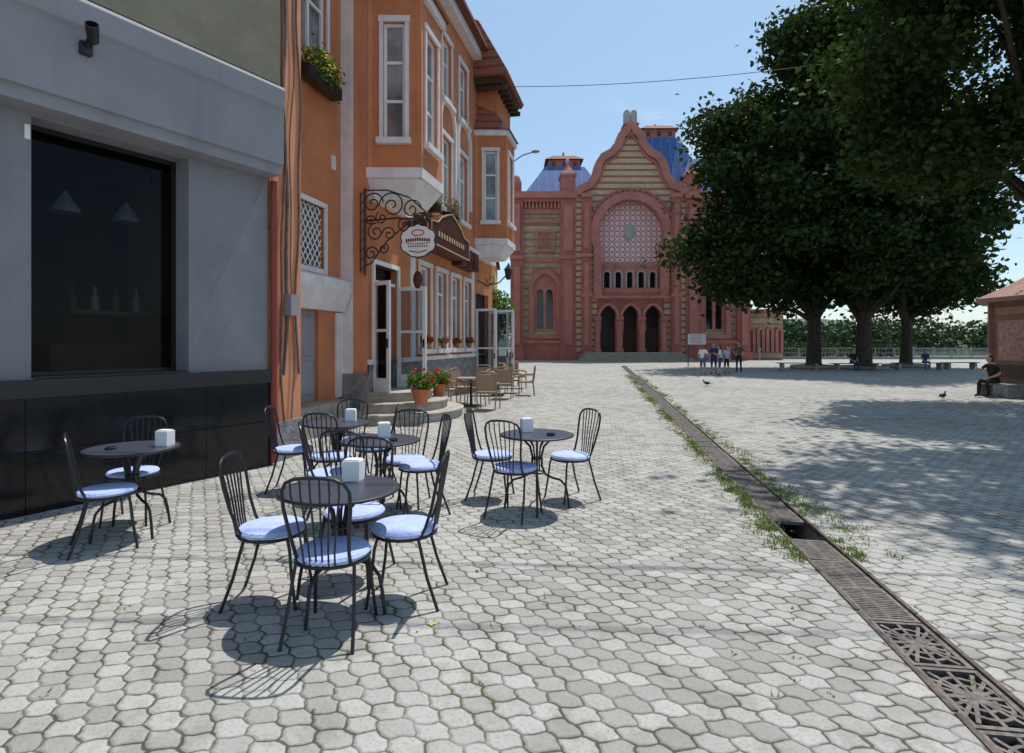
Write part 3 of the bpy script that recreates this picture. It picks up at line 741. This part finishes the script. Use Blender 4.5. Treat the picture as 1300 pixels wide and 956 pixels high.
mb.prism(fb,po,-.6,.0,'brownsign'); mb.ribbon(fb,po,.03,-.0,.02,'gold',True)
for i in range(11): mb.rect(fb,.55+i*.22,.55+i*.22+.09,.24,.38,0,.012,'gold')
mb.prism((V((0,2.29,4.2)),V((1,0,0)),V((0,0,1)),V((0,-1,0))),[(.05,0),(.62,0),(.62,.5),(.5,.75),(.3,.85),(.05,.9)],0,.03,'brownsign')
mb.ribbon((V((0,2.25,4.2)),V((1,0,0)),V((0,0,1)),V((0,-1,0))),[(.12,.1),(.55,.1),(.55,.45),(.45,.65),(.12,.75)],.03,0,.01,'gold',True)
mb.obj('brown_shop_sign',ob)
mb=MB()
for i,u in enumerate((5.9,6.6,7.3)):
    mb.rect(fr,u,u+.55,4.1,4.7,.0,.35,'brownsign')
mb.obj('awning_boxes',ob)
wl=empty('wall_lantern',(0,9.0,0)); wl.parent=ob
mb=MB(); mb.tube([(0,0,3.95),(.35,0,3.75),(.8,0,3.85),(1.15,0,4.2),(1.2,0,4.35)],.024,'black',6); mb.tube(spiral(.5,3.98,.18,.03,3,1.3),.016,'black',6)
mb.lathe([(.05,0),(.1,.05),(.15,.36),(.18,.37),(.05,.52),(.02,.6)],(1.15,0,3.6+.35),'black',6)
mb.lathe([(.093,.06),(.142,.35)],(1.15,0,3.955),'lampglass',6)
mb.obj('lantern',wl)
mb=MB(); mb.tube([(1.1,10.2,8.6),(1.5,10.0,8.75),(1.9,9.9,8.8)],.02,'black',6); mb.ell((2.0,9.85,8.8),(.16,.08,.06),'fascia'); mb.obj('street_light_arm',ob,smooth=True)

def rattan():
    g=MB()
    for sx in(-1,1):
        g.tube([(sx*.25,-.23,0),(sx*.25,-.22,.62)],.016,'rattan'); g.tube([(sx*.22,.26,0),(sx*.25,.22,.45),(sx*.25,.28,.9)],.016,'rattan')
        g.tube([(sx*.25,-.24,.62),(sx*.27,0,.66),(sx*.25,.24,.66)],.022,'rattan')
    g.box((0,0,.43),(.5,.46,.05),'rattan'); g.box((0,.26,.68),(.46,.035,.42),'rattan',Matrix.Rotation(-.13,3,'X'))
    g.tube([(-.25,.28,.9),(-.12,.3,.95),(.12,.3,.95),(.25,.28,.9)],.018,'rattan')
    return g
rc=rattan().obj('tmp'); RC=rc.data; bpy.data.objects.remove(rc)
for px,Y,a in ((588,16.2,60),(575,15.4,120),(607,15.6,-100),(620,14.6,170),(652,19.4,80),(668,18.6,-90),(640,17.5,175),(615,18.5,10),(660,21.5,90),(650,22.8,0)):
    inst('rattan_chair',RC,((px-650)/740*Y,Y,0),math.radians(a))
for px,Y in ((598,15.4),(632,18.6)):
    g=MB(); g.box((0,0,.73),(.7,.7,.04),'rattan'); g.tube([(0,0,.02),(0,0,.72)],.035,'black'); g.box((0,0,.015),(.42,.42,.03),'black'); g.obj('terrace_table',loc=((px-650)/740*Y,Y,0),bevel=.008)

# ---------------------------------------------------------------- synagogue
sy=empty('moorish_synagogue',(0,58,0))
FS=(V((0,0,0)),V((1,0,0)),V((0,0,1)),V((0,-1,0)))
K=58/740.
S=lambda p:(p-650)*K
T=lambda p:1.65-(p-436)*K
mw=MB(); mr=MB(); mg=MB(); mroof=MB()
def arch(cx,hw,zs,z0,n=14,point=0.0,horse=0.0):
    a0=math.radians(-horse); r=hw/math.cos(a0)
    pts=[(cx-hw,z0)]
    for i in range(n+1):
        t=a0+(math.pi-2*a0)*i/n
        x=cx-r*math.cos(t); z=zs+r*math.sin(t)+point*max(0,math.sin(t))**6
        pts.append((x,z))
    pts.append((cx+hw,z0)); return pts
def wing(mir):
    f=(lambda p: S(p)) if not mir else (lambda p:S(2*799-p))
    def R(a,b,c,d,n0,n1,key,m=mr):
        x0,x1=sorted((f(a),f(b))); z0,z1=sorted((T(c),T(d))); m.rect(FS,x0,x1,z0,z1,n0,n1,key)
    cx=f(691.5)
    x0,x1=sorted((f(648),f(730)))
    hx0,hx1=cx-16*K,cx+16*K
    mw.wall(FS,x0,x1,0,T(250),[(hx0,hx1,T(418),T(340))],.5,'syel2')
    for s_ in(-1,1):
        c2=cx+s_*6*K
        mw.spandrel(FS,min(cx,cx+s_*16*K),max(cx,cx+s_*16*K),T(418),T(340),arch(c2,4.2*K,T(372),T(418),10,0,15),-.32,-.05,'sred2')
    mg.rect(FS,hx0,hx1,T(418),T(340),-.5,-.42,'darkglass')
    mr.ribbon(FS,arch(cx,17*K,T(366),T(425),16,.25,20),.5,-.05,.28,'sred2')
    mr.rect(FS,cx-20*K,cx+20*K,T(430),T(425),0,.4,'sred2')
    R(648,664,457,248,.0,.55,'sred'); R(711,730,457,240,.0,.7,'sred')
    R(664,711,457,436,.0,.3,'sred'); R(664,711,436,432,0,.42,'sred2')
    R(646,732,254,246,0,1.0,'sred2'); R(664,711,258,254,0,.7,'sred'); R(664,711,272,266,0,.3,'sred2')
    for i in range(10):
        p=666+i*4.6; R(p,p+2.6,266,258,0,.5,'sred2')
    R(664,711,284,281,0,.22,'sred2'); R(664,711,333,328,0,.25,'sred2')
    R(680,704,320,317,0,.25,'sred2'); R(680,704,296,293,0,.25,'sred2'); R(680,683,317,296,0,.25,'sred2'); R(701,704,317,296,0,.25,'sred2')
    for i in range(3): R(686+i*4.6,689+i*4.6,315,298,-.02,.12,'sred')
    for (a,b_) in ((648,664),(711,730)):
        R(a-1,b_+1,330,326,0,.85,'sred2'); R(a-1.5,b_+1.5,457,447,0,.95,'sred'); R(a+4,b_-4,320,262,.5,.82,'sred2'); R(a+4,b_-4,438,340,.5,.82,'sred2')
    c=f(720.5)
    mr.rect(FS,c-9*K,c+9*K,T(246),T(226),-1.,.8,'sred'); mr.rect(FS,c-10.5*K,c+10.5*K,T(226),T(223),-1.1,.9,'sred2')
    z=T(223); vs=[(c-8*K,-.8,z),(c+8*K,-.8,z),(c+8*K,.9,z),(c-8*K,.9,z),(c,0.05,z+1.3)]
    mr.add(vs,[(0,1,4),(1,2,4),(2,3,4),(3,0,4)],'sred2'); mr.ell((c,.05,z+1.4),(.2,.2,.3),'greystone')
    c=f(656); mr.rect(FS,c-6*K,c+6*K,T(246),T(232),-1,.5,'sred'); mr.ell((c,.3,T(229)),(.4,.4,.6),'sred2')
wing(False); wing(True)
FC=(V((0,-.6,0)),V((1,0,0)),V((0,0,1)),V((0,-1,0)))
cx=S(799)
x0,x1=S(730),S(868)
half=[(69,248),(63,243),(52,238),(44,226),(40,211),(35,203),(24,197),(15,186),(12,176),(6,170),(0,163)]
gable=[(cx-a*K,T(b)) for a,b in half]+[(cx+a*K,T(b)) for a,b in half[::-1][1:]]
ht0=T(376); hx0,hx1=cx-49*K,cx+49*K; ht1=T(248)
mw.wall(FC,x0,x1,0,T(248),[(hx0,hx1,ht0,ht1),(cx-42*K,cx+42*K,T(447),T(380))],.0,'syel')
mw.prism(FC,gable,-1.2,-.0,'syel')
hs=[(cx-42*K,ht0),(cx-42*K,T(318))]
for i in range(29):
    t=math.radians(-25+230*i/28); hs.append((cx-46*K*math.cos(t),T(297)+46*K*math.sin(t)))
hs+=[(cx+42*K,T(318)),(cx+42*K,ht0)]
mw.spandrel(FC,hx0,hx1,ht0,ht1,hs,-.9,-.0,'syel')
mr.ribbon(FC,hs,.8,-.1,.35,'sred2')
hs2=[(cx+(x-cx)*.93,T(300)+(z-T(300))*.93) for x,z in hs[1:-1]]; hs2=[(hs2[0][0],ht0)]+hs2+[(hs2[-1][0],ht0)]
mr.ribbon(FC,hs2,.3,-.7,-.25,'sred2')
outer=[(cx+(x-cx)*1.17,T(297)+(z-T(297))*1.17) for x,z in hs[2:-2]]
mr.ribbon(FC,outer,.28,0,.22,'sred2')
for i,(x,z) in enumerate(outer[1:-1]):
    mr.box((x,-.6-.2,z),(.34,.3,.34),'sred',Matrix.Rotation(math.pi/4,3,'Y'))
mg.rect(FC,hx0,hx1,ht0,ht1,-1.0,-.85,'lattice')
mr.ell((cx,.22,T(294)),(.55,.2,.85),'greystone')
mr.rect(FC,cx-41.5*K,cx+41.5*K,T(376),T(366),-.85,-.15,'sred2'); mr.rect(FC,cx-42*K,cx+42*K,T(339),T(335),-.85,-.4,'sred2')
for i in range(5):
    c=cx+(i-2)*14.5*K
    mw.spandrel(FC,c-7.2*K,c+7.2*K,T(366),T(339),arch(c,3.7*K,T(349),T(366),10,0,10),-.8,-.45,'sred2')
    mg.rect(FC,c-7*K,c+7*K,T(366),T(339),-.83,-.81,'darkglass')
    mr.ribbon(FC,arch(c,4.6*K,T(349),T(366),10,0,10),.14,-.5,-.36,'greystone')
for i in range(3):
    c=cx+(i-1)*28*K
    mw.spandrel(FC,c-14*K,c+14*K,T(447),T(380),arch(c,9.6*K,T(401),T(447),16,0.2,22),-1.0,-.1,'sred')
    mr.ribbon(FC,arch(c,11*K,T(401),T(420),16,.2,22),.3,-.12,.15,'sred2')
for i in range(4):
    c=cx+(i-1.5)*28*K
    mr.lathe([(.42,0),(.42,.25),(.3,.35),(.28,3.0),(.42,3.2),(.42,3.45)],(c,-.7,T(447)),'sred2',12)
mg.rect(FC,cx-42*K,cx+42*K,T(447),T(380),-1.18,-1.12,'darkframe')
for i in range(3):
    c=cx+(i-1)*28*K
    for s_ in(-1,1): mr.rect(FC,c+s_*.4-.33,c+s_*.4+.33,T(447),T(416),-1.12,-1.06,'wood')
for s_ in(-1,1):
    a=cx+s_*56*K; mr.rect(FC,a-6*K,a+6*K,0,T(252),0,.45,'sred'); mr.rect(FC,a-3*K,a+3*K,T(438),T(335),.45,.6,'sred2'); mr.rect(FC,a-3*K,a+3*K,T(318),T(262),.45,.6,'sred2')
    mr.rect(FC,a-7*K,a+7*K,T(328),T(324),0,.62,'sred2'); mr.rect(FC,a-7*K,a+7*K,T(378),T(373),0,.62,'sred2'); mr.rect(FC,a-7*K,a+7*K,0,T(446),0,.7,'sred')
    mr.rect(FC,a-7*K,a+7*K,T(254),T(249),0,.7,'sred2')
mr.rect(FC,cx-50*K,cx+50*K,T(379.5),T(376.2),-.0,.45,'sred2')
mr.ribbon(FC,gable,.75,-1.3,.5,'sred2')
g2=[(cx+(x-cx)*.86,T(250)+(z-T(250))*.86+.1) for x,z in gable[1:-1]]
mr.ribbon(FC,g2,.22,-.05,.2,'sred2')
mr.rect(FC,cx-8*K,cx+8*K,T(176),T(163),-1.2,.3,'sred'); mr.rect(FC,cx-9.5*K,cx+9.5*K,T(163),T(160.5),-1.3,.45,'sred2')
for s_ in(-1,1):
    c=cx+s_*4.4*K; mr.prism(FC,arch(c,3.9*K,T(146),T(160)),-.5,-.1,'greystone')
mr.ell((cx,.9,T(141)),(.12,.12,.35),'greystone')
for i in range(5):
    mr.rect(FC,cx-(62-i*2)*K*1.1,cx+(62-i*2)*K*1.1,i*.16,(i+1)*.16,0.72-.0,3.4-i*.5,'stepstone')
bx0,bx1=S(648),S(950)
mw.box(((bx0+bx1)/2,10.6,T(252)/2),(bx1-bx0,20,T(252)),'sred')
mw.box((S(975),6.5,T(396)/2),(S(1000)-S(950)-.02,11,T(396)),'syel2')
mr.rect(FS,S(950),S(1002),T(398),T(392),-1,-.6,'sred2')
for i in range(4): mr.ribbon(FS,arch(S(958+i*12),3.2*K,T(420),T(447),10),.3,-1,-.75,'sred2')
for i in range(4): mg.prism(FS,arch(S(958+i*12),3.0*K,T(420),T(447),10),-1,-.88,'darkglass')
def frust(x0,x1,y0,y1,z0,ax0,ax1,ay0,ay1,z1,key):
    vs=[(x0,y0,z0),(x1,y0,z0),(x1,y1,z0),(x0,y1,z0),(ax0,ay0,z1),(ax1,ay0,z1),(ax1,ay1,z1),(ax0,ay1,z1)]
    mroof.add(vs,[(0,1,5,4),(1,2,6,5),(2,3,7,6),(3,0,4,7),(4,5,6,7)],key)
def cap(x0,x1,y0,y1,z,h):
    mroof.box(((x0+x1)/2,(y0+y1)/2,z+h/2),(x1-x0,y1-y0,h),'sred')
    frust(x0-.35,x1+.35,y0-.35,y1+.35,z+h,x0+.5,x1-.5,y0+.5,y1-.5,z+h+.6,'tile')
    for k in range(3): mroof.box((x0+(x1-x0)*(k+.5)/3,y0-.03,z+h*.5),(.35,.06,h*.5),'darkglass')
    mroof.ell(((x0+x1)/2,(y0+y1)/2,z+h+.9),(.14,.14,.4),'greystone')
z0=T(250)
frust(.9,9.8,.6,10,z0,3.5,7.7,4.0,7,z0+4.2,'blueroof'); cap(3.9,7.3,4.5,6.9,z0+4.2,.9)
frust(10.8,21,2.2,13,z0,14.0,18.4,6,10,z0+8.0,'blueroof'); cap(14.4,18,6.2,9.9,z0+8.0,1.0)
frust(16.5,25,.8,10,z0,19.0,22.5,4.5,8,z0+5.2,'blueroof')
frust(bx0+.2,bx1-.2,1,20,z0,bx0+4,bx1-4,5,16,z0+2.0,'blueroof')
mw.obj('walls',sy); mr.obj('red_trim',sy); mg.obj('windows_and_lattice',sy); mroof.obj('roofs',sy)

yh=empty('yellow_house',(0,0,0))
mb=MB(); mb.box((-6.5,46,4),(10.5,8,8),'yellowwall')
for i in range(3): mb.box((-2.4-i*2.2,41.97,4.6),(.9,.1,1.5),'darkglass'); mb.box((-2.4-i*2.2,41.97,1.6),(.9,.1,1.5),'darkglass')
mb.obj('walls',yh)
mb=MB(); mb.add([(-12,41.5,8),(-1,41.5,8),(-1,50.5,8),(-12,50.5,8),(-10,46,10.5),(-3,46,10.5)],[(0,1,5,4),(1,2,5),(2,3,4,5),(3,0,4)],'tile'); mb.obj('roof',yh)
e=empty('potted_shrub',(-.75,30,0)); mb=MB(); mb.tube([(0,0,0),(0,0,2.4)],.06,'bark'); mb.lathe([(.0001,0),(.3,0),(.4,.6),(.34,.6),(.0001,.55)],(0,0,0),'terracotta'); mb.obj('stem_and_pot',e)
leaves_obj('leaves',blob((0,0,3.1),(.9,.9,1.3),2600,.2),.16,'leaf3',e)

# ---------------------------------------------------------------- trees
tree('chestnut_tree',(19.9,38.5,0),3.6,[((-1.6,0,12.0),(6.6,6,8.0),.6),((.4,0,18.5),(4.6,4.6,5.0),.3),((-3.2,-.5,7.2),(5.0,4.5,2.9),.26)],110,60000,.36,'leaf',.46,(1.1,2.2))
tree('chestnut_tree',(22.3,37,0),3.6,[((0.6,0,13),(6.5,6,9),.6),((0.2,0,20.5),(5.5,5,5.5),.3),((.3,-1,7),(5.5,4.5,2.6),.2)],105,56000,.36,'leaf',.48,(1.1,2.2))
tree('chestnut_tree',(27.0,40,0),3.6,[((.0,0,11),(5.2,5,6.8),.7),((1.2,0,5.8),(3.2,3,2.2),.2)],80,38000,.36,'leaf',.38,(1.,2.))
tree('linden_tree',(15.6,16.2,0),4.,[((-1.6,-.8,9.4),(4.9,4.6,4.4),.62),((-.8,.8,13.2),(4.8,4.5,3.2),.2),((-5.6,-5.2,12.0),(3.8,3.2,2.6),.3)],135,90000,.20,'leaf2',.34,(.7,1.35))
pts=[]
for i in range(190):
    x=random.uniform(20,420);y=random.uniform(195,250);h=random.uniform(6,12)
    pts.append(blob((x,y,h*.5-1),(h*.8,h*.8,h*.65),260,.5))
leaves_obj('distant_trees',np.concatenate(pts),1.5,'leaffar')
pts=[blob((random.uniform(28,46),random.uniform(68,76),random.uniform(.3,1.2)),(2.2,1.5,1.2),380,.3) for i in range(14)]
leaves_obj('riverside_shrubs',np.concatenate(pts),.3,'leaffar')
mb=MB(); mb.add([(29,62,.004),(300,62,.004),(300,80,.004),(29,80,.004)],[(0,1,2,3)],'meadow'); mb.obj('river_bank')
mb=MB(); mb.add([(-200,80,.008),(900,80,.008),(900,185,.008),(-200,185,.008)],[(0,1,2,3)],'water'); mb.obj('river')
mb=MB(); mb.add([(-900,185,.008),(1500,185,.008),(1500,2500,.008),(-900,2500,.008)],[(0,1,2,3)],'meadow'); mb.obj('far_meadow')
mb=MB()
vs=[];N=80
for i in range(N+1):
    x=-600+i*30; z=26+12*math.sin(i*.21)+7*math.sin(i*.53+1)
    vs+=[(x,900,-1),(x,1000,z),(x,1400,z*.6)]
fs=[]
for i in range(N):
    a=i*3;b_=a+3; fs+=[(a,b_,b_+1,a+1),(a+1,b_+1,b_+2,a+2)]
mb.add(vs,fs,'hill'); mb.obj('distant_hills',smooth=True)
rl_=empty('riverside_railing')
mb=MB()
mb.box((50,61,.12),(60,.35,.25),'conc')
for z in(.55,1.05): mb.box((50,61,z+.1),(60,.05,.05),'fascia')
for i in range(31): mb.box((20+i*2,61,.65),(.08,.08,.95),'fascia')
for i in range(170): mb.box((20.2+i*.35,61,.62),(.02,.02,.9),'fascia')
mb.obj('rails',rl_)
for (x,y) in ((19.9,38.5),(22.3,37),(27,40)):
    g=MB(); g.tube([(1.3*math.cos(t),1.3*math.sin(t),.12) for t in np.linspace(0,2*math.pi,25)[:-1]],.13,'conc',6,True); g.lathe([(1.25,.06),(.001,.1)],(0,0,0),'dirt',24); g.obj('tree_pit_kerb',loc=(x,y,0))
def bench(x,y,rz,L=2.4):
    g=MB()
    for s_ in(-1,1): g.box((s_*(L/2-.3),0,.2),(.16,.42,.4),'conc')
    for k in range(4): g.box((0,-.17+k*.115,.43),(L,.09,.045),'wood')
    g.obj('park_bench',loc=(x,y,0),rz=rz,bevel=.006)
bench(20.9,35.4,.05,3.0); bench(17.8,36.2,-.1,2.6); bench(25.4,36.4,0,3.2); bench(28.6,37.2,.1,2.4)
g=MB(); g.box((0,0,1.95),(1.25,.06,.75),'white')
for s_ in(-1,1): g.tube([(s_*.6,0.05,0),(s_*.6,0.05,2.4)],.035,'black')
for k in range(5): g.box((-.1,-.033,2.2-k*.12),(.8,.006,.03),'fascia')
g.obj('information_board',loc=(13.0,41.,0))
for (x,y) in ((21.2,57),(24.4,57.5)):
    g=MB(); g.tube([(0,0,0),(0,0,1.0)],.1,'greystone'); g.ell((0,0,1.1),(.16,.16,.16),'greystone'); g.obj('stone_bollard',loc=(x,y,0),smooth=True)

kk=empty('brown_kiosk',(18.15,18.6,0))
mb=MB(); n8=math.pi/8
mb.lathe([(2.45,0),(2.45,.35),(2.35,.38)],(0,0,0),'conc',8,R=Matrix.Rotation(n8,3,'Z'))
mb.lathe([(2.3,.38),(2.3,3.0)],(0,0,0),'kioskb',8,R=Matrix.Rotation(n8,3,'Z'))
for k in range(8):
    a=n8+k*math.pi/4; mb.box((2.32*math.cos(a),2.32*math.sin(a),1.7),(.14,.14,2.65),'kioskr',Matrix.Rotation(a,3,'Z'))
for k in range(8):
    a=k*math.pi/4; R_=Matrix.Rotation(a,3,'Z'); p=R_@V((2.14,0,1.75))
    mb.box(p,(.04,1.2,1.3),'poster' if k%2==0 else 'darkframe',R_); p=R_@V((2.15,0,2.7)); mb.box(p,(.05,1.35,.25),'kioskr',R_); p=R_@V((2.15,0,.75)); mb.box(p,(.05,1.35,.4),'wood',R_)
mb.obj('walls',kk)
mb=MB(); mb.lathe([(2.3,3.0),(2.72,3.0),(2.72,3.14),(1.9,3.55),(1.0,4.1),(.2,4.9),(.0001,5.3)],(0,0,0),'kioskr',8,R=Matrix.Rotation(n8,3,'Z')); mb.obj('roof',kk)

def wire(name,a,b_,sag,r=.012):
    a,b_=V(a),V(b_); g=MB(); g.tube([a.lerp(b_,t)+V((0,0,-sag*4*t*(1-t))) for t in np.linspace(0,1,24)],r,'wire',5); g.obj(name)
wire('overhead_wire',(-.1,22.6,11.6),(16,15,10.2),.5)
wire('overhead_cable',(-2.9,7.5,7.3),(16.5,6.3,7.8),.35,.016)
wire('overhead_cable',(-3.6,6.6,7.6),(16.5,5.8,8.2),.35,.012)
wire('power_line',(18.6,20,3.6),(32,22,6.6),.3)

# ---------------------------------------------------------------- people
def hand(mb,w,d,side):
    d=d.normalized(); x=d.orthogonal().normalized(); y=d.cross(x)
    R=Matrix((x,y,d)).transposed()
    mb.ell(w+d*.045,(.018,.042,.055),'skin',10,7,R)
    for i in range(4):
        o=w+d*.085+y*(.028-.018*i); Lf=(.06,.075,.07,.052)[i]
        mb.tube([o,o+d*Lf*.5+x*.004,o+d*Lf*.95+x*.02*side],[.009,.008,.006],'skin',6)
    o=w+d*.03+y*.038; mb.tube([o,o+y*.02+d*.03,o+y*.028+d*.055],[.011,.009,.007],'skin',6)
def person(name,loc,rz,shirt='shirtw',pants='navy',hair='hair',H=1.7,pose='stand',longp=False,longh=False,seed=0):
    r=random.Random(seed)
    J={'pel':V((0,0,.94)),'spi':V((0,0,1.12)),'che':V((0,.01,1.32)),'nec':V((0,.0,1.46)),'hed':V((0,.015,1.54))}
    sw=r.uniform(-.05,.08)
    for s_,t in((-1,'L'),(1,'R')):
        J['sh'+t]=V((s_*.165,0,1.39)); J['el'+t]=V((s_*.235,-.03+sw*s_,1.12)); J['wr'+t]=V((s_*.22,.07+sw*s_,.90))
        J['hi'+t]=V((s_*.09,0,.9)); J['kn'+t]=V((s_*.105,.03+.08*s_*sw*5,.49)); J['an'+t]=V((s_*.11,-.02+.12*s_*sw*8,.085)); J['to'+t]=V((s_*.125,.13+.12*s_*sw*8,.03))
    if pose=='hip': J['elR']=V((.33,-.08,1.16)); J['wrR']=V((.17,.05,1.02))
    if pose=='phone': J['elR']=V((.22,.08,1.13)); J['wrR']=V((.1,.27,1.25)); J['elL']=V((-.22,.06,1.13)); J['wrL']=V((-.06,.26,1.2))
    if pose in('sit','lean'):
        dz=-.40
        for k in list(J):
            if k[:2] in('pe','sp','ch','ne','he','sh','el','wr','hi'): J[k]=J[k]+V((0,0,dz))
        lean=.12 if pose=='sit' else .25
        for k in ('spi','che','nec','hed','shL','shR','elL','elR'): J[k]=J[k]+V((0,lean*(J[k].z-.5)/.9,0))
        for s_,t in((-1,'L'),(1,'R')):
            J['kn'+t]=V((s_*.12,.43,.51)); J['an'+t]=V((s_*.12,.42+.05*s_,.085)); J['to'+t]=V((s_*.13,.56+.05*s_,.03)); J['wr'+t]=V((s_*.1,.34,.60)); J['el'+t]=V((s_*.24,.08,.74))
        if pose=='lean': J['elR']=V((.2,.3,.86)); J['wrR']=V((.12,.52,.9))
    B_=[('pel','spi',shirt),('spi','che',shirt),('che','nec',shirt),('nec','hed','skin')]
    for t in 'LR':
        B_+=[('che','sh'+t,shirt),('sh'+t,'el'+t,shirt),('el'+t,'wr'+t,'skin'),('pel','hi'+t,pants),('hi'+t,'kn'+t,pants),('kn'+t,'an'+t,pants if longp else 'skin'),('an'+t,'to'+t,'blackc')]
    Rd={'pel':(.15,.11),'spi':(.135,.095),'che':(.155,.105),'nec':(.055,.055),'hed':(.05,.05),'sh':(.062,.062),'el':(.042,.042),'wr':(.029,.029),'hi':(.092,.095),'kn':(.06,.06),'an':(.042,.045),'to':(.04,.032)}
    keys=list(J); idx={k:i for i,k in enumerate(keys)}
    me=bpy.data.meshes.new('sk'); me.from_pydata([J[k] for k in keys],[(idx[a],idx[b_]) for a,b_,_ in B_],[])
    o=bpy.data.objects.new('sk',me); scene.collection.objects.link(o)
    md=o.modifiers.new('s','SKIN'); sv=me.skin_vertices[0].data
    for i,k in enumerate(keys):
        rr=Rd.get(k,Rd.get(k[:2])); sv[i].radius=rr; sv[i].use_root=(k=='pel')
    sb_=o.modifiers.new('ss','SUBSURF'); sb_.levels=2; sb_.render_levels=2
    dg=bpy.context.evaluated_depsgraph_get(); ev=o.evaluated_get(dg); m2=ev.to_mesh()
    vs=[v.co.copy() for v in m2.vertices]; fs=[tuple(p.vertices) for p in m2.polygons]
    ev.to_mesh_clear(); bpy.data.objects.remove(o)
    mb=MB(); by={}
    for f in fs:
        c=sum((vs[i] for i in f),V((0,0,0)))/len(f); best=None
        for a,b_,k in B_:
            A,Bv=J[a],J[b_]; d=Bv-A; t=max(0,min(1,(c-A).dot(d)/d.length_squared)); q=(c-(A+d*t)).length
            kk_='skin' if (a[:2]=='sh' and t>.75) else k
            if best is None or q<best[0]: best=(q,kk_)
        k=best[1]
        if pose in('stand','hip','phone') and k==shirt and c.z<.93 and abs(c.x)<.19: k=pants
        by.setdefault(k,[]).append(f)
    for k,ff in by.items():
        used=sorted({i for f in ff for i in f}); mp={u:i for i,u in enumerate(used)}
        mb.add([vs[i] for i in used],[tuple(mp[i] for i in f) for f in ff],k)
    hc=J['hed']+V((0,.025,.085))
    mb.ell(hc,(.073,.09,.112),'skin',18,14)
    mb.ell(hc+V((0,.03,-.065)),(.045,.055,.045),'skin',12,8)
    mb.ell(hc+V((0,.092,-.018)),(.013,.02,.024),'skin',8,6)
    for s_ in(-1,1):
        mb.ell(hc+V((s_*.03,.08,.008)),(.011,.008,.007),'white',8,6); mb.ell(hc+V((s_*.03,.086,.008)),(.005,.004,.005),'black',6,5); mb.ell(hc+V((s_*.074,-.005,-.01)),(.01,.02,.03),'skin',8,6)
        hand(mb,J['wr'+('L' if s_<0 else 'R')],J['wr'+('L' if s_<0 else 'R')]-J['el'+('L' if s_<0 else 'R')],-s_)
    mb.ell(hc+V((0,.083,-.058)),(.022,.008,.006),'terracotta',8,5)
    mb.ell(hc+V((0,-.022,.028)),(.083,.09,.105),hair,18,12)
    if longh: mb.ell(hc+V((0,-.07,-.1)),(.065,.045,.14),hair,14,10)
    sc=H/1.72
    ob_=mb.obj(name,smooth=True,loc=loc,rz=rz); ob_.scale=(sc,sc,sc)
    bm=bmesh.new(); bm.from_mesh(ob_.data); bmesh.ops.remove_doubles(bm,verts=bm.verts,dist=.0001); bm.to_mesh(ob_.data); bm.free()
    return ob_
def at(px,Y): return ((px-650)/740*Y,Y,0)
person('standing_woman',at(892,30.2),math.radians(-40),'shirtw','jeans','hairl',1.58,'hip',False,True,1)
person('standing_man',at(906,31.2),math.radians(160),'navy','navy','hair',1.68,'stand',False,False,2)
person('standing_woman',at(914,30.0),math.radians(70),'shirtw','navy','hair',1.56,'phone',False,True,3)
person('standing_girl',at(922,31.6),math.radians(190),'shirtr','blackc','hair',1.5,'stand',False,True,4)
person('standing_man',at(938,33.6),math.radians(140),'olivec','blackc','hair',1.75,'hip',True,False,5)
person('seated_man',(20.6,35.3,0),math.radians(180),'blackc','navy','hair',1.72,'sit',True,False,6)
person('seated_woman',(25.7,36.3,0),math.radians(165),'navy','jeans','hair',1.65,'sit',True,True,7)
g=MB(); g.box((0,0,.4),(.5,1.4,.06),'conc'); g.box((0,-.5,.19),(.4,.15,.37),'conc'); g.box((0,.5,.19),(.4,.15,.37),'conc'); g.obj('stone_bench',loc=(15.0,18.0,0),bevel=.01)
person('seated_woman',(14.9,18.0,0),math.radians(100),'blackc','blackc','hair',1.68,'lean',True,True,8)
def pigeon(loc,rz):
    g=MB()
    g.ell((0,0,.13),(.055,.11,.058),'pigeon',14,10,Matrix.Rotation(.25,3,'X'))
    g.tube([(0,.07,.15),(0,.10,.19),(0,.115,.225)],[.042,.03,.024],'pigeon',10); g.ell((0,.125,.235),(.024,.03,.025),'pigeon',10,8)
    g.tube([(0,.15,.235),(0,.175,.226)],[.007,.002],'black',6)
    g.prism((V((0,-.06,.125)),V((1,0,0)),V((0,-1,-.12)),V((0,0,1))),[(-.03,0),(.03,0),(.04,.14),(-.04,.14)],-.006,.006,'navy')
    for s_ in(-1,1):
        g.ell((s_*.048,-.02,.14),(.014,.1,.04),'blackc',10,8); g.tube([(s_*.02,.01,.09),(s_*.022,.015,.0)],.005,'terracotta',6); g.tube([(s_*.022,-.01,.004),(s_*.022,.04,.004)],.004,'terracotta',5)
        g.ell((s_*.02,.135,.24),(.004,.004,.004),'black',6,5)
    g.obj('pigeon',loc=loc,rz=rz,smooth=True)
pigeon(at(1197,17.0),math.radians(-60)); pigeon(at(897,22.4),math.radians(80))
print('done')
